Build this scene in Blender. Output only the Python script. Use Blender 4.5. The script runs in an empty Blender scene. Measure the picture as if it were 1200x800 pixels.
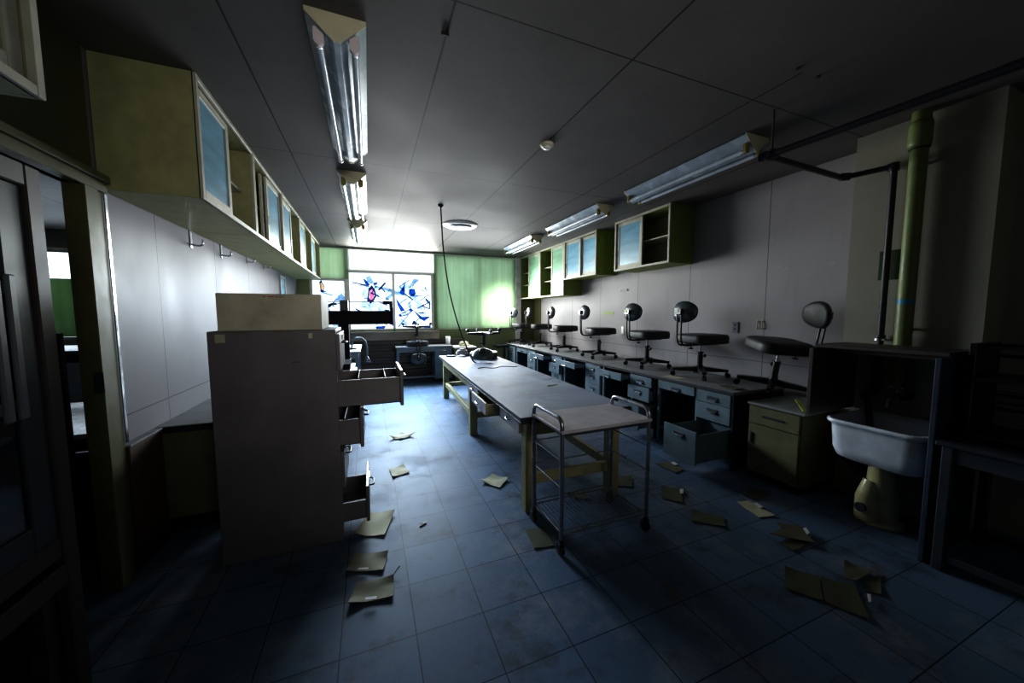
import bpy, bmesh, math, random
from math import sin, cos, pi, radians as R
from mathutils import Vector, Matrix
random.seed(7)
scn = bpy.context.scene
col = scn.collection
HC = 2.69            # ceiling height
XL, XR, YB, YF = -1.25, 3.70, 7.72, -1.60   # room faces

# ---------------------------------------------------------------- helpers
def lin(c):
    def f(v):
        v /= 255.0
        return v / 12.92 if v <= 0.04045 else ((v + 0.055) / 1.055) ** 2.4
    return (f(c[0]), f(c[1]), f(c[2]), 1.0)

def new_mat(name):
    m = bpy.data.materials.new(name)
    m.use_nodes = True
    nt = m.node_tree
    b = nt.nodes['Principled BSDF']
    return m, nt, b

def N(nt, t, **kw):
    n = nt.nodes.new(t)
    for k, v in kw.items():
        setattr(n, k, v)
    return n

def math_node(nt, op, a, b=None, c=None):
    n = N(nt, 'ShaderNodeMath', operation=op)
    for i, v in enumerate((a, b, c)):
        if v is None:
            continue
        if isinstance(v, (int, float)):
            n.inputs[i].default_value = v
        else:
            nt.links.new(v, n.inputs[i])
    return n.outputs[0]

def mix_col(nt, fac, a, b, blend='MIX'):
    n = N(nt, 'ShaderNodeMix', data_type='RGBA', blend_type=blend)
    for sock, v in ((n.inputs[0], fac), (n.inputs[6], a), (n.inputs[7], b)):
        if isinstance(v, (int, float)):
            sock.default_value = v
        elif isinstance(v, tuple):
            sock.default_value = v
        else:
            nt.links.new(v, sock)
    return n.outputs[2]

def mul(c, k):
    return (min(c[0] * k, 1), min(c[1] * k, 1), min(c[2] * k, 1), 1)

def noise(nt, scale, detail=4, vec=None, rough=0.6):
    n = N(nt, 'ShaderNodeTexNoise')
    n.inputs['Scale'].default_value = scale
    n.inputs['Detail'].default_value = detail
    n.inputs['Roughness'].default_value = rough
    if vec is not None:
        nt.links.new(vec, n.inputs['Vector'])
    return n.outputs['Fac']

def ramp(nt, fac, lo, hi):
    n = N(nt, 'ShaderNodeMapRange')
    n.inputs['From Min'].default_value = lo
    n.inputs['From Max'].default_value = hi
    nt.links.new(fac, n.inputs['Value'])
    return n.outputs['Result']

def M(name, rgb, rough=0.6, metal=0.0, var=0.18, scale=7.0, spec=0.4, dirt=0.25, bump=0.0, coat=0.0):
    m, nt, b = new_mat(name)
    c = lin(rgb)
    tc = N(nt, 'ShaderNodeTexCoord').outputs['Object']
    n1 = ramp(nt, noise(nt, scale, 5, tc), 0.3, 0.7)
    base = mix_col(nt, n1, mul(c, 1 - var), mul(c, 1 + var))
    n2 = ramp(nt, noise(nt, scale * 0.45, 8, tc, 0.75), 0.52, 0.75)
    d = math_node(nt, 'MULTIPLY', n2, dirt)
    base = mix_col(nt, d, base, (c[0] * .35, c[1] * .32, c[2] * .28, 1))
    nt.links.new(base, b.inputs['Base Color'])
    b.inputs['Metallic'].default_value = metal
    b.inputs['Specular IOR Level'].default_value = spec
    if coat:
        b.inputs['Coat Weight'].default_value = coat
    rr = math_node(nt, 'MULTIPLY_ADD', n1, 0.16, rough - 0.08)
    nt.links.new(rr, b.inputs['Roughness'])
    if bump:
        bn = N(nt, 'ShaderNodeBump')
        bn.inputs['Strength'].default_value = bump
        bn.inputs['Distance'].default_value = 0.01
        nt.links.new(noise(nt, scale * 9, 4, tc), bn.inputs['Height'])
        nt.links.new(bn.outputs[0], b.inputs['Normal'])
    return m

def grid_lines(nt, tc, lines):
    """lines: (axis, offset, pitch, half width); returns a 0/1 mask of joints"""
    sep = N(nt, 'ShaderNodeSeparateXYZ')
    nt.links.new(tc, sep.inputs[0])
    out = None
    for ax, off, pitch, hw in lines:
        v = sep.outputs['XYZ'.index(ax)]
        t = math_node(nt, 'DIVIDE', math_node(nt, 'SUBTRACT', v, off), pitch)
        t = math_node(nt, 'FRACT', math_node(nt, 'ADD', t, 0.5))
        t = math_node(nt, 'ABSOLUTE', math_node(nt, 'SUBTRACT', t, 0.5))
        k = math_node(nt, 'LESS_THAN', t, hw / pitch)
        out = k if out is None else math_node(nt, 'MAXIMUM', out, k)
    return out

def panel_mat(name, rgb, lines, line_k=0.25, rough=0.55, var=0.10, streak=0.25, spec=0.4):
    m, nt, b = new_mat(name)
    c = lin(rgb)
    tc = N(nt, 'ShaderNodeTexCoord').outputs['Object']
    n1 = ramp(nt, noise(nt, 1.1, 6, tc), 0.3, 0.7)
    base = mix_col(nt, n1, mul(c, 1 - var), mul(c, 1 + var))
    mp = N(nt, 'ShaderNodeMapping')
    mp.inputs['Scale'].default_value = (5, 5, 0.7)
    nt.links.new(tc, mp.inputs['Vector'])
    n2 = ramp(nt, noise(nt, 1.6, 7, mp.outputs[0], 0.7), 0.55, 0.8)
    base = mix_col(nt, math_node(nt, 'MULTIPLY', n2, streak), base, mul(c, 0.45))
    n3 = ramp(nt, noise(nt, 14, 3, tc), 0.68, 0.74)
    base = mix_col(nt, math_node(nt, 'MULTIPLY', n3, 0.25), base, mul(c, 1.5))
    if lines:
        base = mix_col(nt, grid_lines(nt, tc, lines), base, mul(c, line_k))
    nt.links.new(base, b.inputs['Base Color'])
    nt.links.new(math_node(nt, 'MULTIPLY_ADD', n1, 0.15, rough - 0.07), b.inputs['Roughness'])
    b.inputs['Specular IOR Level'].default_value = spec
    return m

class MB:
    """collects shapes into one mesh"""
    def __init__(self):
        self.v, self.f, self.mi, self.sm = [], [], [], []
    def add(self, vs, fs, mi=0, smooth=False):
        o = len(self.v)
        self.v += [Vector(p) for p in vs]
        for f in fs:
            self.f.append(tuple(o + i for i in f)); self.mi.append(mi); self.sm.append(smooth)
        return self
    def bm(self, bm, mi=0, smooth=False):
        bm.verts.index_update()
        self.add([v.co.copy() for v in bm.verts], [[v.index for v in f.verts] for f in bm.faces], mi, smooth)
        bm.free()
    def box(self, x0, x1, y0, y1, z0, z1, b=0.0, mi=0, mat=None, seg=1):
        bm = bmesh.new()
        bmesh.ops.create_cube(bm, size=1)
        sx, sy, sz = abs(x1 - x0), abs(y1 - y0), abs(z1 - z0)
        for v in bm.verts:
            v.co = Vector((v.co.x * sx + (x0 + x1) / 2, v.co.y * sy + (y0 + y1) / 2, v.co.z * sz + (z0 + z1) / 2))
        if b:
            b = min(b, 0.45 * min(sx, sy, sz))
            bmesh.ops.bevel(bm, geom=bm.edges[:], offset=b, segments=seg, affect='EDGES', profile=0.5)
        if mat is not None:
            bm.transform(mat)
        self.bm(bm, mi)
        return self
    def cyl(self, p0, p1, r, seg=16, r2=None, mi=0, caps=True):
        p0, p1 = Vector(p0), Vector(p1)
        r2 = r if r2 is None else r2
        d = (p1 - p0).normalized()
        a = d.orthogonal().normalized(); c = d.cross(a)
        vs = []
        for p, rr in ((p0, r), (p1, r2)):
            for i in range(seg):
                t = 2 * pi * i / seg
                vs.append(p + (a * cos(t) + c * sin(t)) * rr)
        self.add(vs, [(i, (i + 1) % seg, seg + (i + 1) % seg, seg + i) for i in range(seg)], mi, True)
        if caps:
            self.add(vs[:seg], [tuple(reversed(range(seg)))], mi)
            self.add(vs[seg:], [tuple(range(seg))], mi)
        return self
    def tube(self, pts, r, seg=8, mi=0, fillet=0.0, fseg=5, closed=False):
        P = [Vector(p) for p in pts]
        if fillet:
            Q = [P[0]]
            for i in range(1, len(P) - 1):
                a, b, c = P[i - 1], P[i], P[i + 1]
                k = min(fillet, (a - b).length * .49, (c - b).length * .49)
                s, e = b + (a - b).normalized() * k, b + (c - b).normalized() * k
                for j in range(fseg + 1):
                    t = j / fseg
                    Q.append(s.lerp(b, t).lerp(b.lerp(e, t), t))
            Q.append(P[-1]); P = Q
        n = len(P)
        rings = []
        nrm = None
        for i in range(n):
            if closed:
                d = (P[(i + 1) % n] - P[i - 1])
            else:
                d = P[min(i + 1, n - 1)] - P[max(i - 1, 0)]
            d.normalize()
            if nrm is None:
                nrm = d.orthogonal().normalized()
            else:
                nrm = (nrm - d * nrm.dot(d))
                if nrm.length < 1e-6:
                    nrm = d.orthogonal()
                nrm.normalize()
            bn = d.cross(nrm)
            rr = r[i] if isinstance(r, (list, tuple)) else r
            rings.append([P[i] + (nrm * cos(2 * pi * k / seg) + bn * sin(2 * pi * k / seg)) * rr for k in range(seg)])
        vs = [v for ring in rings for v in ring]
        fs = []
        for i in range(n if closed else n - 1):
            j = (i + 1) % n
            for k in range(seg):
                fs.append((i * seg + k, i * seg + (k + 1) % seg, j * seg + (k + 1) % seg, j * seg + k))
        self.add(vs, fs, mi, True)
        if not closed:
            self.add(rings[0], [tuple(reversed(range(seg)))], mi)
            self.add(rings[-1], [tuple(range(seg))], mi)
        return self
    def loft(self, rings, mi=0, smooth=True, cap0=True, cap1=True):
        k = len(rings[0])
        vs = [v for r_ in rings for v in r_]
        fs = []
        for i in range(len(rings) - 1):
            for j in range(k):
                fs.append((i * k + j, i * k + (j + 1) % k, (i + 1) * k + (j + 1) % k, (i + 1) * k + j))
        self.add(vs, fs, mi, smooth)
        if cap0: self.add(rings[0], [tuple(reversed(range(k)))], mi, False)
        if cap1: self.add(rings[-1], [tuple(range(k))], mi, False)
        return self
    def lathe(self, prof, c=(0, 0, 0), seg=24, mi=0, cap0=True, cap1=True):
        c = Vector(c)
        return self.loft([[c + Vector((r * cos(2 * pi * i / seg), r * sin(2 * pi * i / seg), z)) for i in range(seg)] for r, z in prof], mi, True, cap0, cap1)
    def prism(self, pts, off, mi=0):
        """polygon (3-D points) pushed along the vector off"""
        P = [Vector(p) for p in pts]; off = Vector(off); n = len(P)
        self.add(P + [p + off for p in P],
                 [tuple(range(n)), tuple(reversed(range(n, 2 * n)))] + [(i, n + i, n + (i + 1) % n, (i + 1) % n) for i in range(n)], mi)
        return self
    def build(self, name, mats, parent=None, xf=None):
        me = bpy.data.meshes.new(name)
        vs = [tuple(xf(v)) if xf else tuple(v) for v in self.v]
        me.from_pydata(vs, [], self.f)
        mats = mats if isinstance(mats, (list, tuple)) else [mats]
        for m in mats:
            me.materials.append(m)
        me.polygons.foreach_set('material_index', self.mi)
        me.polygons.foreach_set('use_smooth', self.sm)
        bm = bmesh.new(); bm.from_mesh(me)
        bmesh.ops.recalc_face_normals(bm, faces=bm.faces[:])
        bm.to_mesh(me); bm.free()
        me.update()
        o = bpy.data.objects.new(name, me)
        col.objects.link(o)
        if parent is not None:
            o.parent = parent
        return o

def tag(o, label=None, cat=None, group=None, kind=None):
    if label: o['label'] = label
    if cat: o['category'] = cat
    if group: o['group'] = group
    if kind: o['kind'] = kind
    return o

def thing(name, label, cat, loc=(0, 0, 0), rz=0.0, group=None):
    o = bpy.data.objects.new(name, None)
    o.empty_display_size = 0.1
    col.objects.link(o)
    o.location = loc
    o.rotation_euler = (0, 0, rz)
    return tag(o, label, cat, group)

def struct(name, mb, m):
    return tag(mb.build(name, m), kind='structure')

def dup(root, loc, rz, label, group=None):
    r = root.copy(); col.objects.link(r)
    r.location = loc; r.rotation_euler = (0, 0, rz)
    r['label'] = label
    if group: r['group'] = group
    for ch in list(root.children):
        c = ch.copy(); col.objects.link(c); c.parent = r
        for g in list(ch.children):
            d = g.copy(); col.objects.link(d); d.parent = c
    return r

def rrect(cx, cy, w, d, r, z, n=5):
    """rounded rectangle ring"""
    out = []
    r = min(r, w / 2 - 1e-4, d / 2 - 1e-4)
    for sx, sy, a0 in ((1, 1, 0), (-1, 1, pi / 2), (-1, -1, pi), (1, -1, 1.5 * pi)):
        for i in range(n + 1):
            a = a0 + pi / 2 * i / n
            out.append(Vector((cx + sx * (w / 2 - r) + r * cos(a), cy + sy * (d / 2 - r) + r * sin(a), z)))
    return out

# ---------------------------------------------------------------- materials
mt = {}
mt['wall_panel_r'] = panel_mat('right_wall_panels', (160, 156, 158), [('Y', 2.35, 0.913, 0.004), ('Z', 0.90, 6.0, 0.003)], 0.35)
mt['wall_panel_l'] = panel_mat('left_wall_panels', (134, 131, 136), [('Y', 2.978, 0.925, 0.004), ('Z', 0.847, 6.0, 0.004)], 0.3, streak=0.35)
mt['plaster'] = panel_mat('old_plaster', (150, 146, 132), None, streak=0.3)
mt['olive_wall'] = panel_mat('olive_wall', (86, 86, 56), None)
mt['back_wall'] = panel_mat('green_grey_wall', (128, 138, 98), None)
mt['ceiling'] = panel_mat('ceiling_boards', (108, 105, 103), [('X', 0.372, 0.917, 0.005), ('Y', 1.54, 1.84, 0.004)], 0.16, rough=0.62, var=0.16, streak=0.3, spec=0.15)

def floor_mat():
    m, nt, b = new_mat('vinyl_floor_tiles')
    tc = N(nt, 'ShaderNodeTexCoord').outputs['Object']
    lines = [('X', 0.146, 0.304, 0.0024), ('Y', 1.79, 0.304, 0.0024)]
    sep = N(nt, 'ShaderNodeSeparateXYZ'); nt.links.new(tc, sep.inputs[0])
    fx = math_node(nt, 'FLOOR', math_node(nt, 'DIVIDE', math_node(nt, 'SUBTRACT', sep.outputs[0], 0.146), 0.304))
    fy = math_node(nt, 'FLOOR', math_node(nt, 'DIVIDE', math_node(nt, 'SUBTRACT', sep.outputs[1], 1.79), 0.304))
    cb = N(nt, 'ShaderNodeCombineXYZ'); nt.links.new(fx, cb.inputs[0]); nt.links.new(fy, cb.inputs[1])
    wn = N(nt, 'ShaderNodeTexWhiteNoise', noise_dimensions='2D'); nt.links.new(cb.outputs[0], wn.inputs['Vector'])
    c = lin((90, 114, 142))
    base = mix_col(nt, wn.outputs['Value'], mul(c, 0.86), mul(c, 1.14))
    n1 = ramp(nt, noise(nt, 1.7, 9, tc, 0.72), 0.50, 0.64)
    base = mix_col(nt, math_node(nt, 'MULTIPLY', n1, 0.75), base, lin((140, 146, 160)))
    n2 = ramp(nt, noise(nt, 2.6, 10, tc, 0.75), 0.52, 0.64)
    base = mix_col(nt, math_node(nt, 'MULTIPLY', n2, 0.75), base, lin((66, 70, 78)))
    n3 = ramp(nt, noise(nt, 22, 3, tc), 0.71, 0.76)
    base = mix_col(nt, math_node(nt, 'MULTIPLY', n3, 0.5), base, lin((60, 48, 38)))
    base = mix_col(nt, grid_lines(nt, tc, lines), base, lin((34, 42, 54)))
    nt.links.new(base, b.inputs['Base Color'])
    nt.links.new(math_node(nt, 'MULTIPLY_ADD', n1, 0.15, 0.55), b.inputs['Roughness'])
    b.inputs['Specular IOR Level'].default_value = 0.22
    return m
mt['floor'] = floor_mat()
mt['cream'] = M('cream_painted_board', (176, 176, 130), 0.5)
mt['green'] = M('green_painted_board', (122, 138, 66), 0.55)
mt['cab_edge'] = M('pale_door_frame', (190, 187, 172), 0.45, dirt=0.15)
mt['brownwood'] = M('brown_stained_wood', (86, 66, 52), 0.5, bump=0.1)
mt['interior'] = M('cabinet_interior', (176, 170, 152), 0.6)
mt['olive'] = M('olive_paint', (98, 98, 62), 0.5)
mt['grey_steel'] = M('grey_blue_steel', (104, 122, 132), 0.42, spec=0.5)
mt['dark_steel'] = M('dark_grey_steel', (46, 52, 60), 0.4, spec=0.5)
mt['desk_top'] = M('grey_linoleum_top', (136, 138, 140), 0.6, dirt=0.8, scale=3, spec=0.25)
mt['table_top'] = M('grey_blue_table_top', (144, 152, 168), 0.6, dirt=0.9, scale=2.4, spec=0.22)
mt['edge_dark'] = M('dark_rubber_edge', (34, 36, 42), 0.5)
mt['wood_cream'] = M('yellowed_cream_wood', (166, 158, 118), 0.5)
mt['trolley_lit_drawer'] = M('grey_white_trolley_lit_drawer', (178, 172, 177), 0.45)  # trolley top colour; on the table drawers it paints in window light
mt['beige_steel'] = M('beige_grey_cabinet_steel', (120, 114, 116), 0.45, dirt=0.3, scale=3)
mt['carton'] = M('off_white_carton', (190, 184, 164), 0.7)
mt['black'] = M('black_plastic', (20, 21, 24), 0.45)
mt['black_metal'] = M('black_enamel', (13, 14, 19), 0.35, spec=0.6)
mt['matt_black'] = M('matt_black_paint', (12, 13, 19), 0.65, spec=0.15)
mt['vinyl'] = M('dark_grey_vinyl', (46, 46, 48), 0.5, scale=20, bump=0.15)
mt['shell'] = M('glossy_grey_shell', (62, 72, 78), 0.25, spec=0.6, dirt=0.1)
mt['chrome'] = M('chrome', (200, 204, 208), 0.2, metal=1.0, dirt=0.15)
mt['tube_steel'] = M('worn_steel_tube', (150, 150, 155), 0.3, metal=0.9, dirt=0.35)
mt['white_enamel'] = M('white_enamel', (214, 214, 212), 0.3, spec=0.5, dirt=0.15)
mt['reflector'] = M('reflector_white', (150, 164, 176), 0.25, spec=0.6, dirt=0.1)
mt['tubeglass'] = M('fluorescent_tube', (186, 196, 206), 0.18, spec=0.6, dirt=0.05)
mt['capcream'] = M('yellowed_end_cap', (196, 190, 164), 0.5)
mt['socket_white'] = M('pinkish_socket', (206, 196, 200), 0.45)
mt['socket_olive'] = M('olive_socket', (128, 122, 62), 0.5)
mt['paper'] = M('aged_paper', (186, 184, 158), 0.75, dirt=0.35, scale=9)
mt['paper_green'] = M('green_aged_envelope', (84, 88, 64), 0.75, dirt=0.35, scale=9)
mt['paper_brown_dim'] = M('dim_brown_aged_envelope', (94, 92, 76), 0.75, dirt=0.35, scale=9)  # brown envelope with the dim light at lower right darkened into it
mt['paper_brown_lit'] = M('lit_brown_aged_envelope', (132, 132, 110), 0.75, dirt=0.35, scale=9)  # paler copy of the brown, stronger light on the left painted in
mt['cupboard'] = M('dull_cream_cupboard', (104, 103, 74), 0.5)
mt['tabwhite'] = M('white_label', (226, 226, 224), 0.6, dirt=0.05)
mt['green_tape'] = M('green_tape', (140, 160, 60), 0.5)
mt['pipe_green'] = M('pale_green_pipe', (108, 120, 68), 0.45)
mt['pipe_dark'] = M('dark_iron_pipe', (36, 36, 44), 0.45)
mt['blue_band'] = M('blue_band', (40, 130, 170), 0.5)
mt['ceramic'] = M('white_ceramic', (206, 212, 222), 0.22, spec=0.6, dirt=0.25)
mt['ceramic_old'] = M('yellowed_ceramic', (176, 168, 124), 0.3, spec=0.5, dirt=0.5)
mt['darkwood'] = M('dark_brown_wood', (70, 62, 60), 0.5)
mt['bluegrey'] = M('dark_blue_grey_board', (46, 58, 78), 0.5)
mt['alu'] = M('aluminium_frame', (198, 196, 186), 0.4, metal=0.3)
mt['sill'] = M('grey_sill_paint', (150, 142, 130), 0.5)
mt['radiator'] = M('dark_slat_metal', (66, 58, 54), 0.5)
mt['blacktape'] = M('black_cable', (14, 14, 15), 0.5)
mt['outlet'] = M('grey_outlet', (120, 126, 134), 0.4)
mt['dark_green'] = M('dark_green_plate', (44, 62, 36), 0.5)
mt['greenball'] = M('bright_green_plastic', (40, 150, 100), 0.4)
mt['cup'] = M('white_paper_cup', (222, 224, 220), 0.5)
mt['red'] = M('faded_red_print', (190, 110, 90), 0.6)

def glass_mat(name, tint, rough=0.18, alpha=0.35, dens=0.0):
    m, nt, b = new_mat(name)
    b.inputs['Base Color'].default_value = lin(tint)
    b.inputs['Roughness'].default_value = rough
    b.inputs['Specular IOR Level'].default_value = 0.8
    tc = N(nt, 'ShaderNodeTexCoord').outputs['Object']
    mp = N(nt, 'ShaderNodeMapping'); mp.inputs['Scale'].default_value = (1.2, 1.2, 6)
    mp.inputs['Rotation'].default_value = (0.3, 0.3, 0)
    nt.links.new(tc, mp.inputs['Vector'])
    n = ramp(nt, noise(nt, 2.0, 5, mp.outputs[0]), 0.3, 0.7)
    nt.links.new(mix_col(nt, n, mul(lin(tint), 0.75), mul(lin(tint), 1.3)), b.inputs['Base Color'])
    tr = N(nt, 'ShaderNodeBsdfTransparent'); tr.inputs[0].default_value = (0.75, 0.85, 0.9, 1)
    mx = N(nt, 'ShaderNodeMixShader'); mx.inputs[0].default_value = 1 - alpha
    nt.links.new(tr.outputs[0], mx.inputs[1]); nt.links.new(b.outputs[0], mx.inputs[2])
    nt.links.new(mx.outputs[0], nt.nodes['Material Output'].inputs['Surface'])
    return m
mt['frosted'] = glass_mat('frosted_blue_glass', (120, 172, 196), 0.3, 0.12)
mt['frosted_green'] = glass_mat('frosted_pale_green_glass', (150, 190, 160), 0.3, 0.12)
mt['darkglass'] = glass_mat('dark_cabinet_glass', (18, 28, 36), 0.12, 0.35)

def translucent(name, rgb, t=0.8, trans=0.0, fold=None):
    m, nt, b = new_mat(name)
    nt.nodes.remove(b)
    c = lin(rgb)
    tc = N(nt, 'ShaderNodeTexCoord').outputs['Object']
    n = ramp(nt, noise(nt, 2.5, 4, tc), 0.3, 0.7)
    cc = mix_col(nt, n, mul(c, 0.92), mul(c, 1.08))
    if fold:
        mp = N(nt, 'ShaderNodeMapping'); mp.inputs['Scale'].default_value = fold
        nt.links.new(tc, mp.inputs['Vector'])
        w = ramp(nt, noise(nt, 1.0, 4, mp.outputs[0]), 0.35, 0.65)
        cc = mix_col(nt, w, mix_col(nt, 0.35, cc, (c[0] * .4, c[1] * .5, c[2] * .4, 1)), cc)
    d = N(nt, 'ShaderNodeBsdfDiffuse'); tr = N(nt, 'ShaderNodeBsdfTranslucent')
    nt.links.new(cc, d.inputs[0]); nt.links.new(cc, tr.inputs[0])
    mx = N(nt, 'ShaderNodeMixShader'); mx.inputs[0].default_value = t
    nt.links.new(d.outputs[0], mx.inputs[1]); nt.links.new(tr.outputs[0], mx.inputs[2])
    out = mx.outputs[0]
    if trans:
        tp = N(nt, 'ShaderNodeBsdfTransparent')
        m2 = N(nt, 'ShaderNodeMixShader'); m2.inputs[0].default_value = trans
        nt.links.new(out, m2.inputs[1]); nt.links.new(tp.outputs[0], m2.inputs[2]); out = m2.outputs[0]
    nt.links.new(out, nt.nodes['Material Output'].inputs['Surface'])
    return m
mt['pane'] = translucent('white_painted_pane', (238, 242, 246), 0.9)
mt['pane_sprayed'] = translucent('white_sprayed_pane', (208, 216, 224), 0.9)
mt['blind_green'] = translucent('green_blind_fabric', (142, 162, 130), 0.75, fold=(14, 14, 0.6))
mt['blind_white'] = translucent('white_blind_fabric', (244, 250, 240), 0.85)

def stroke(name, rgb):
    m, nt, b = new_mat(name)
    nt.nodes.remove(b)
    t = N(nt, 'ShaderNodeBsdfTransparent')
    tc = N(nt, 'ShaderNodeTexCoord').outputs['Object']
    n = ramp(nt, noise(nt, 16, 4, tc), 0.3, 0.7)
    nt.links.new(mix_col(nt, n, mul(lin(rgb), 0.6), mul(lin(rgb), 1.6)), t.inputs[0])
    nt.links.new(t.outputs[0], nt.nodes['Material Output'].inputs['Surface'])
    return m
mt['s_blue'] = stroke('blue_spray_paint', (20, 70, 150))
mt['s_sky'] = stroke('pale_blue_spray_paint', (120, 150, 180))
mt['s_dark'] = stroke('dark_blue_spray_paint', (16, 40, 84))
mt['s_pink'] = stroke('pink_spray_paint', (236, 120, 150))
mt['s_orange'] = stroke('orange_spray_paint', (240, 150, 60))
mt['s_wash'] = stroke('pale_wash_spray', (176, 194, 212))
mt['s_white'] = stroke('white_spray_paint', (250, 250, 250))

# ---------------------------------------------------------------- camera
cam_d = bpy.data.cameras.new('camera')
cam = bpy.data.objects.new('camera', cam_d)
col.objects.link(cam)
cam_d.sensor_width = 36.0
cam_d.lens = 412.5 / 1200 * 36
cam_d.clip_start = 0.02
yw, pt, rl = R(21.97), R(-4.6), R(-0.12)
fw = Vector((sin(yw) * cos(pt), cos(yw) * cos(pt), sin(pt)))
r0 = Vector((cos(yw), -sin(yw), 0)); u0 = r0.cross(fw)
rv = r0 * cos(rl) + u0 * sin(rl); uv = -r0 * sin(rl) + u0 * cos(rl)
cam.matrix_world = Matrix(((rv.x, uv.x, -fw.x, 0), (rv.y, uv.y, -fw.y, 0), (rv.z, uv.z, -fw.z, 1.4), (0, 0, 0, 1)))
scn.camera = cam

# ---------------------------------------------------------------- room shell
NX = -7.0   # far side of the neighbouring room
b = MB(); b.box(NX - .1, XR + .4, YF - .1, YB + .1, -0.1, 0.0)
struct('floor', b, mt['floor'])
b = MB(); b.box(NX - .1, XR + .4, YF - .1, YB + .1, HC, HC + 0.1)
ceiling = struct('ceiling', b, mt['ceiling'])
# left wall with the doorway at y 1.45..2.30
DY0, DY1, DZ = 1.30, 2.30, 2.00
b = MB()
b.box(XL - .035, XL, YF, DY0, 0, HC)
b.box(XL - .035, XL, DY0, 2.45, DZ, HC)
struct('wall_left_front', b, mt['olive_wall'])
b = MB(); b.box(XL - .035, XL, 2.45, YB, 0, HC)
struct('wall_left', b, mt['wall_panel_l'])
b = MB(); b.box(XR, XR + .1, YF, YB, 0, HC)
struct('wall_right', b, mt['wall_panel_r'])
b = MB(); b.box(3.42, XR + .05, 0.90, 1.574, 0, HC)
struct('wall_right_chase', b, mt['plaster'])
b = MB(); b.box(XR - .012, XR, 7.36, YB, 0, 1.74); b.box(3.36, XR, YB - .012, YB, 0, HC)
struct('wall_corner_olive', b, mt['olive_wall'])
b = MB(); b.box(NX, XR + .1, YF - .1, YF, 0, HC)
struct('wall_front', b, mt['plaster'])
# back wall: window openings x -1.05..1.30 and 1.42..3.18, z 1.05..2.67
b = MB()
b.box(XL - .1, -1.05, YB, YB + .12, 0, HC)
b.box(-1.05, 1.30, YB, YB + .12, 0, 1.05)
b.box(1.30, 1.335, YB, YB + .12, 0, HC)
b.box(1.335, 3.18, YB, YB + .12, 0, 1.05)
b.box(3.18, XR + .1, YB, YB + .12, 0, HC)
b.box(-1.05, 3.18, YB, YB + .12, 2.67, HC)
struct('wall_back', b, mt['back_wall'])
# neighbouring room
b = MB(); b.box(NX - .1, NX, YF, YB, 0, HC)
struct('wall_far_left', b, mt['plaster'])
b = MB()
b.box(NX, -5.3, YB, YB + .12, 0, HC); b.box(-3.2, XL - .1, YB, YB + .12, 0, HC)
b.box(-5.3, -3.2, YB, YB + .12, 0, 1.0); b.box(-5.3, -3.2, YB, YB + .12, 2.42, HC)
struct('wall_back_neighbour', b, mt['plaster'])
b = MB(); b.box(3.20, 3.33, YB - .05, YB - .001, 0, HC, 0.004)
struct('trim_1', b, mt['white_enamel'])
b = MB(); b.box(XR - .015, XR, 3.0, 7.36, 0, 0.09); 
struct('baseboard_right', b, mt['edge_dark'])

# door frame
b = MB()
b.box(XL - .034, XL + .045, DY1, DY1 + .09, 0, DZ + .04, 0.004)
b.box(XL - .034, XL + .03, DY1 + .095, DY1 + .15, 0, DZ + .04, 0.004)
d1 = struct('door_1', b, mt['olive'])
b = MB(); b.box(XL - .034, XL + .05, DY0 - .1, DY1 + .15, DZ, DZ + .05, 0.004); b.box(XL - .02, XL + .065, DY0 - .1, DY1 + .15, DZ + .05, DZ + .085, 0.004)
b.build('door_header', mt['olive'], d1)
b = MB(); b.box(XL + .012, XL + .05, DY1 - .004, DY1 + .002, 1.02, 1.12, 0.001); b.build('strike_plate', mt['dark_steel'], d1)
b = MB(); b.box(XL + .03, XL + .036, DY1 + .15, DY1 + .17, 0.72, DZ, 0.001); b.build('edge_strip', mt['chrome'], d1)

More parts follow.
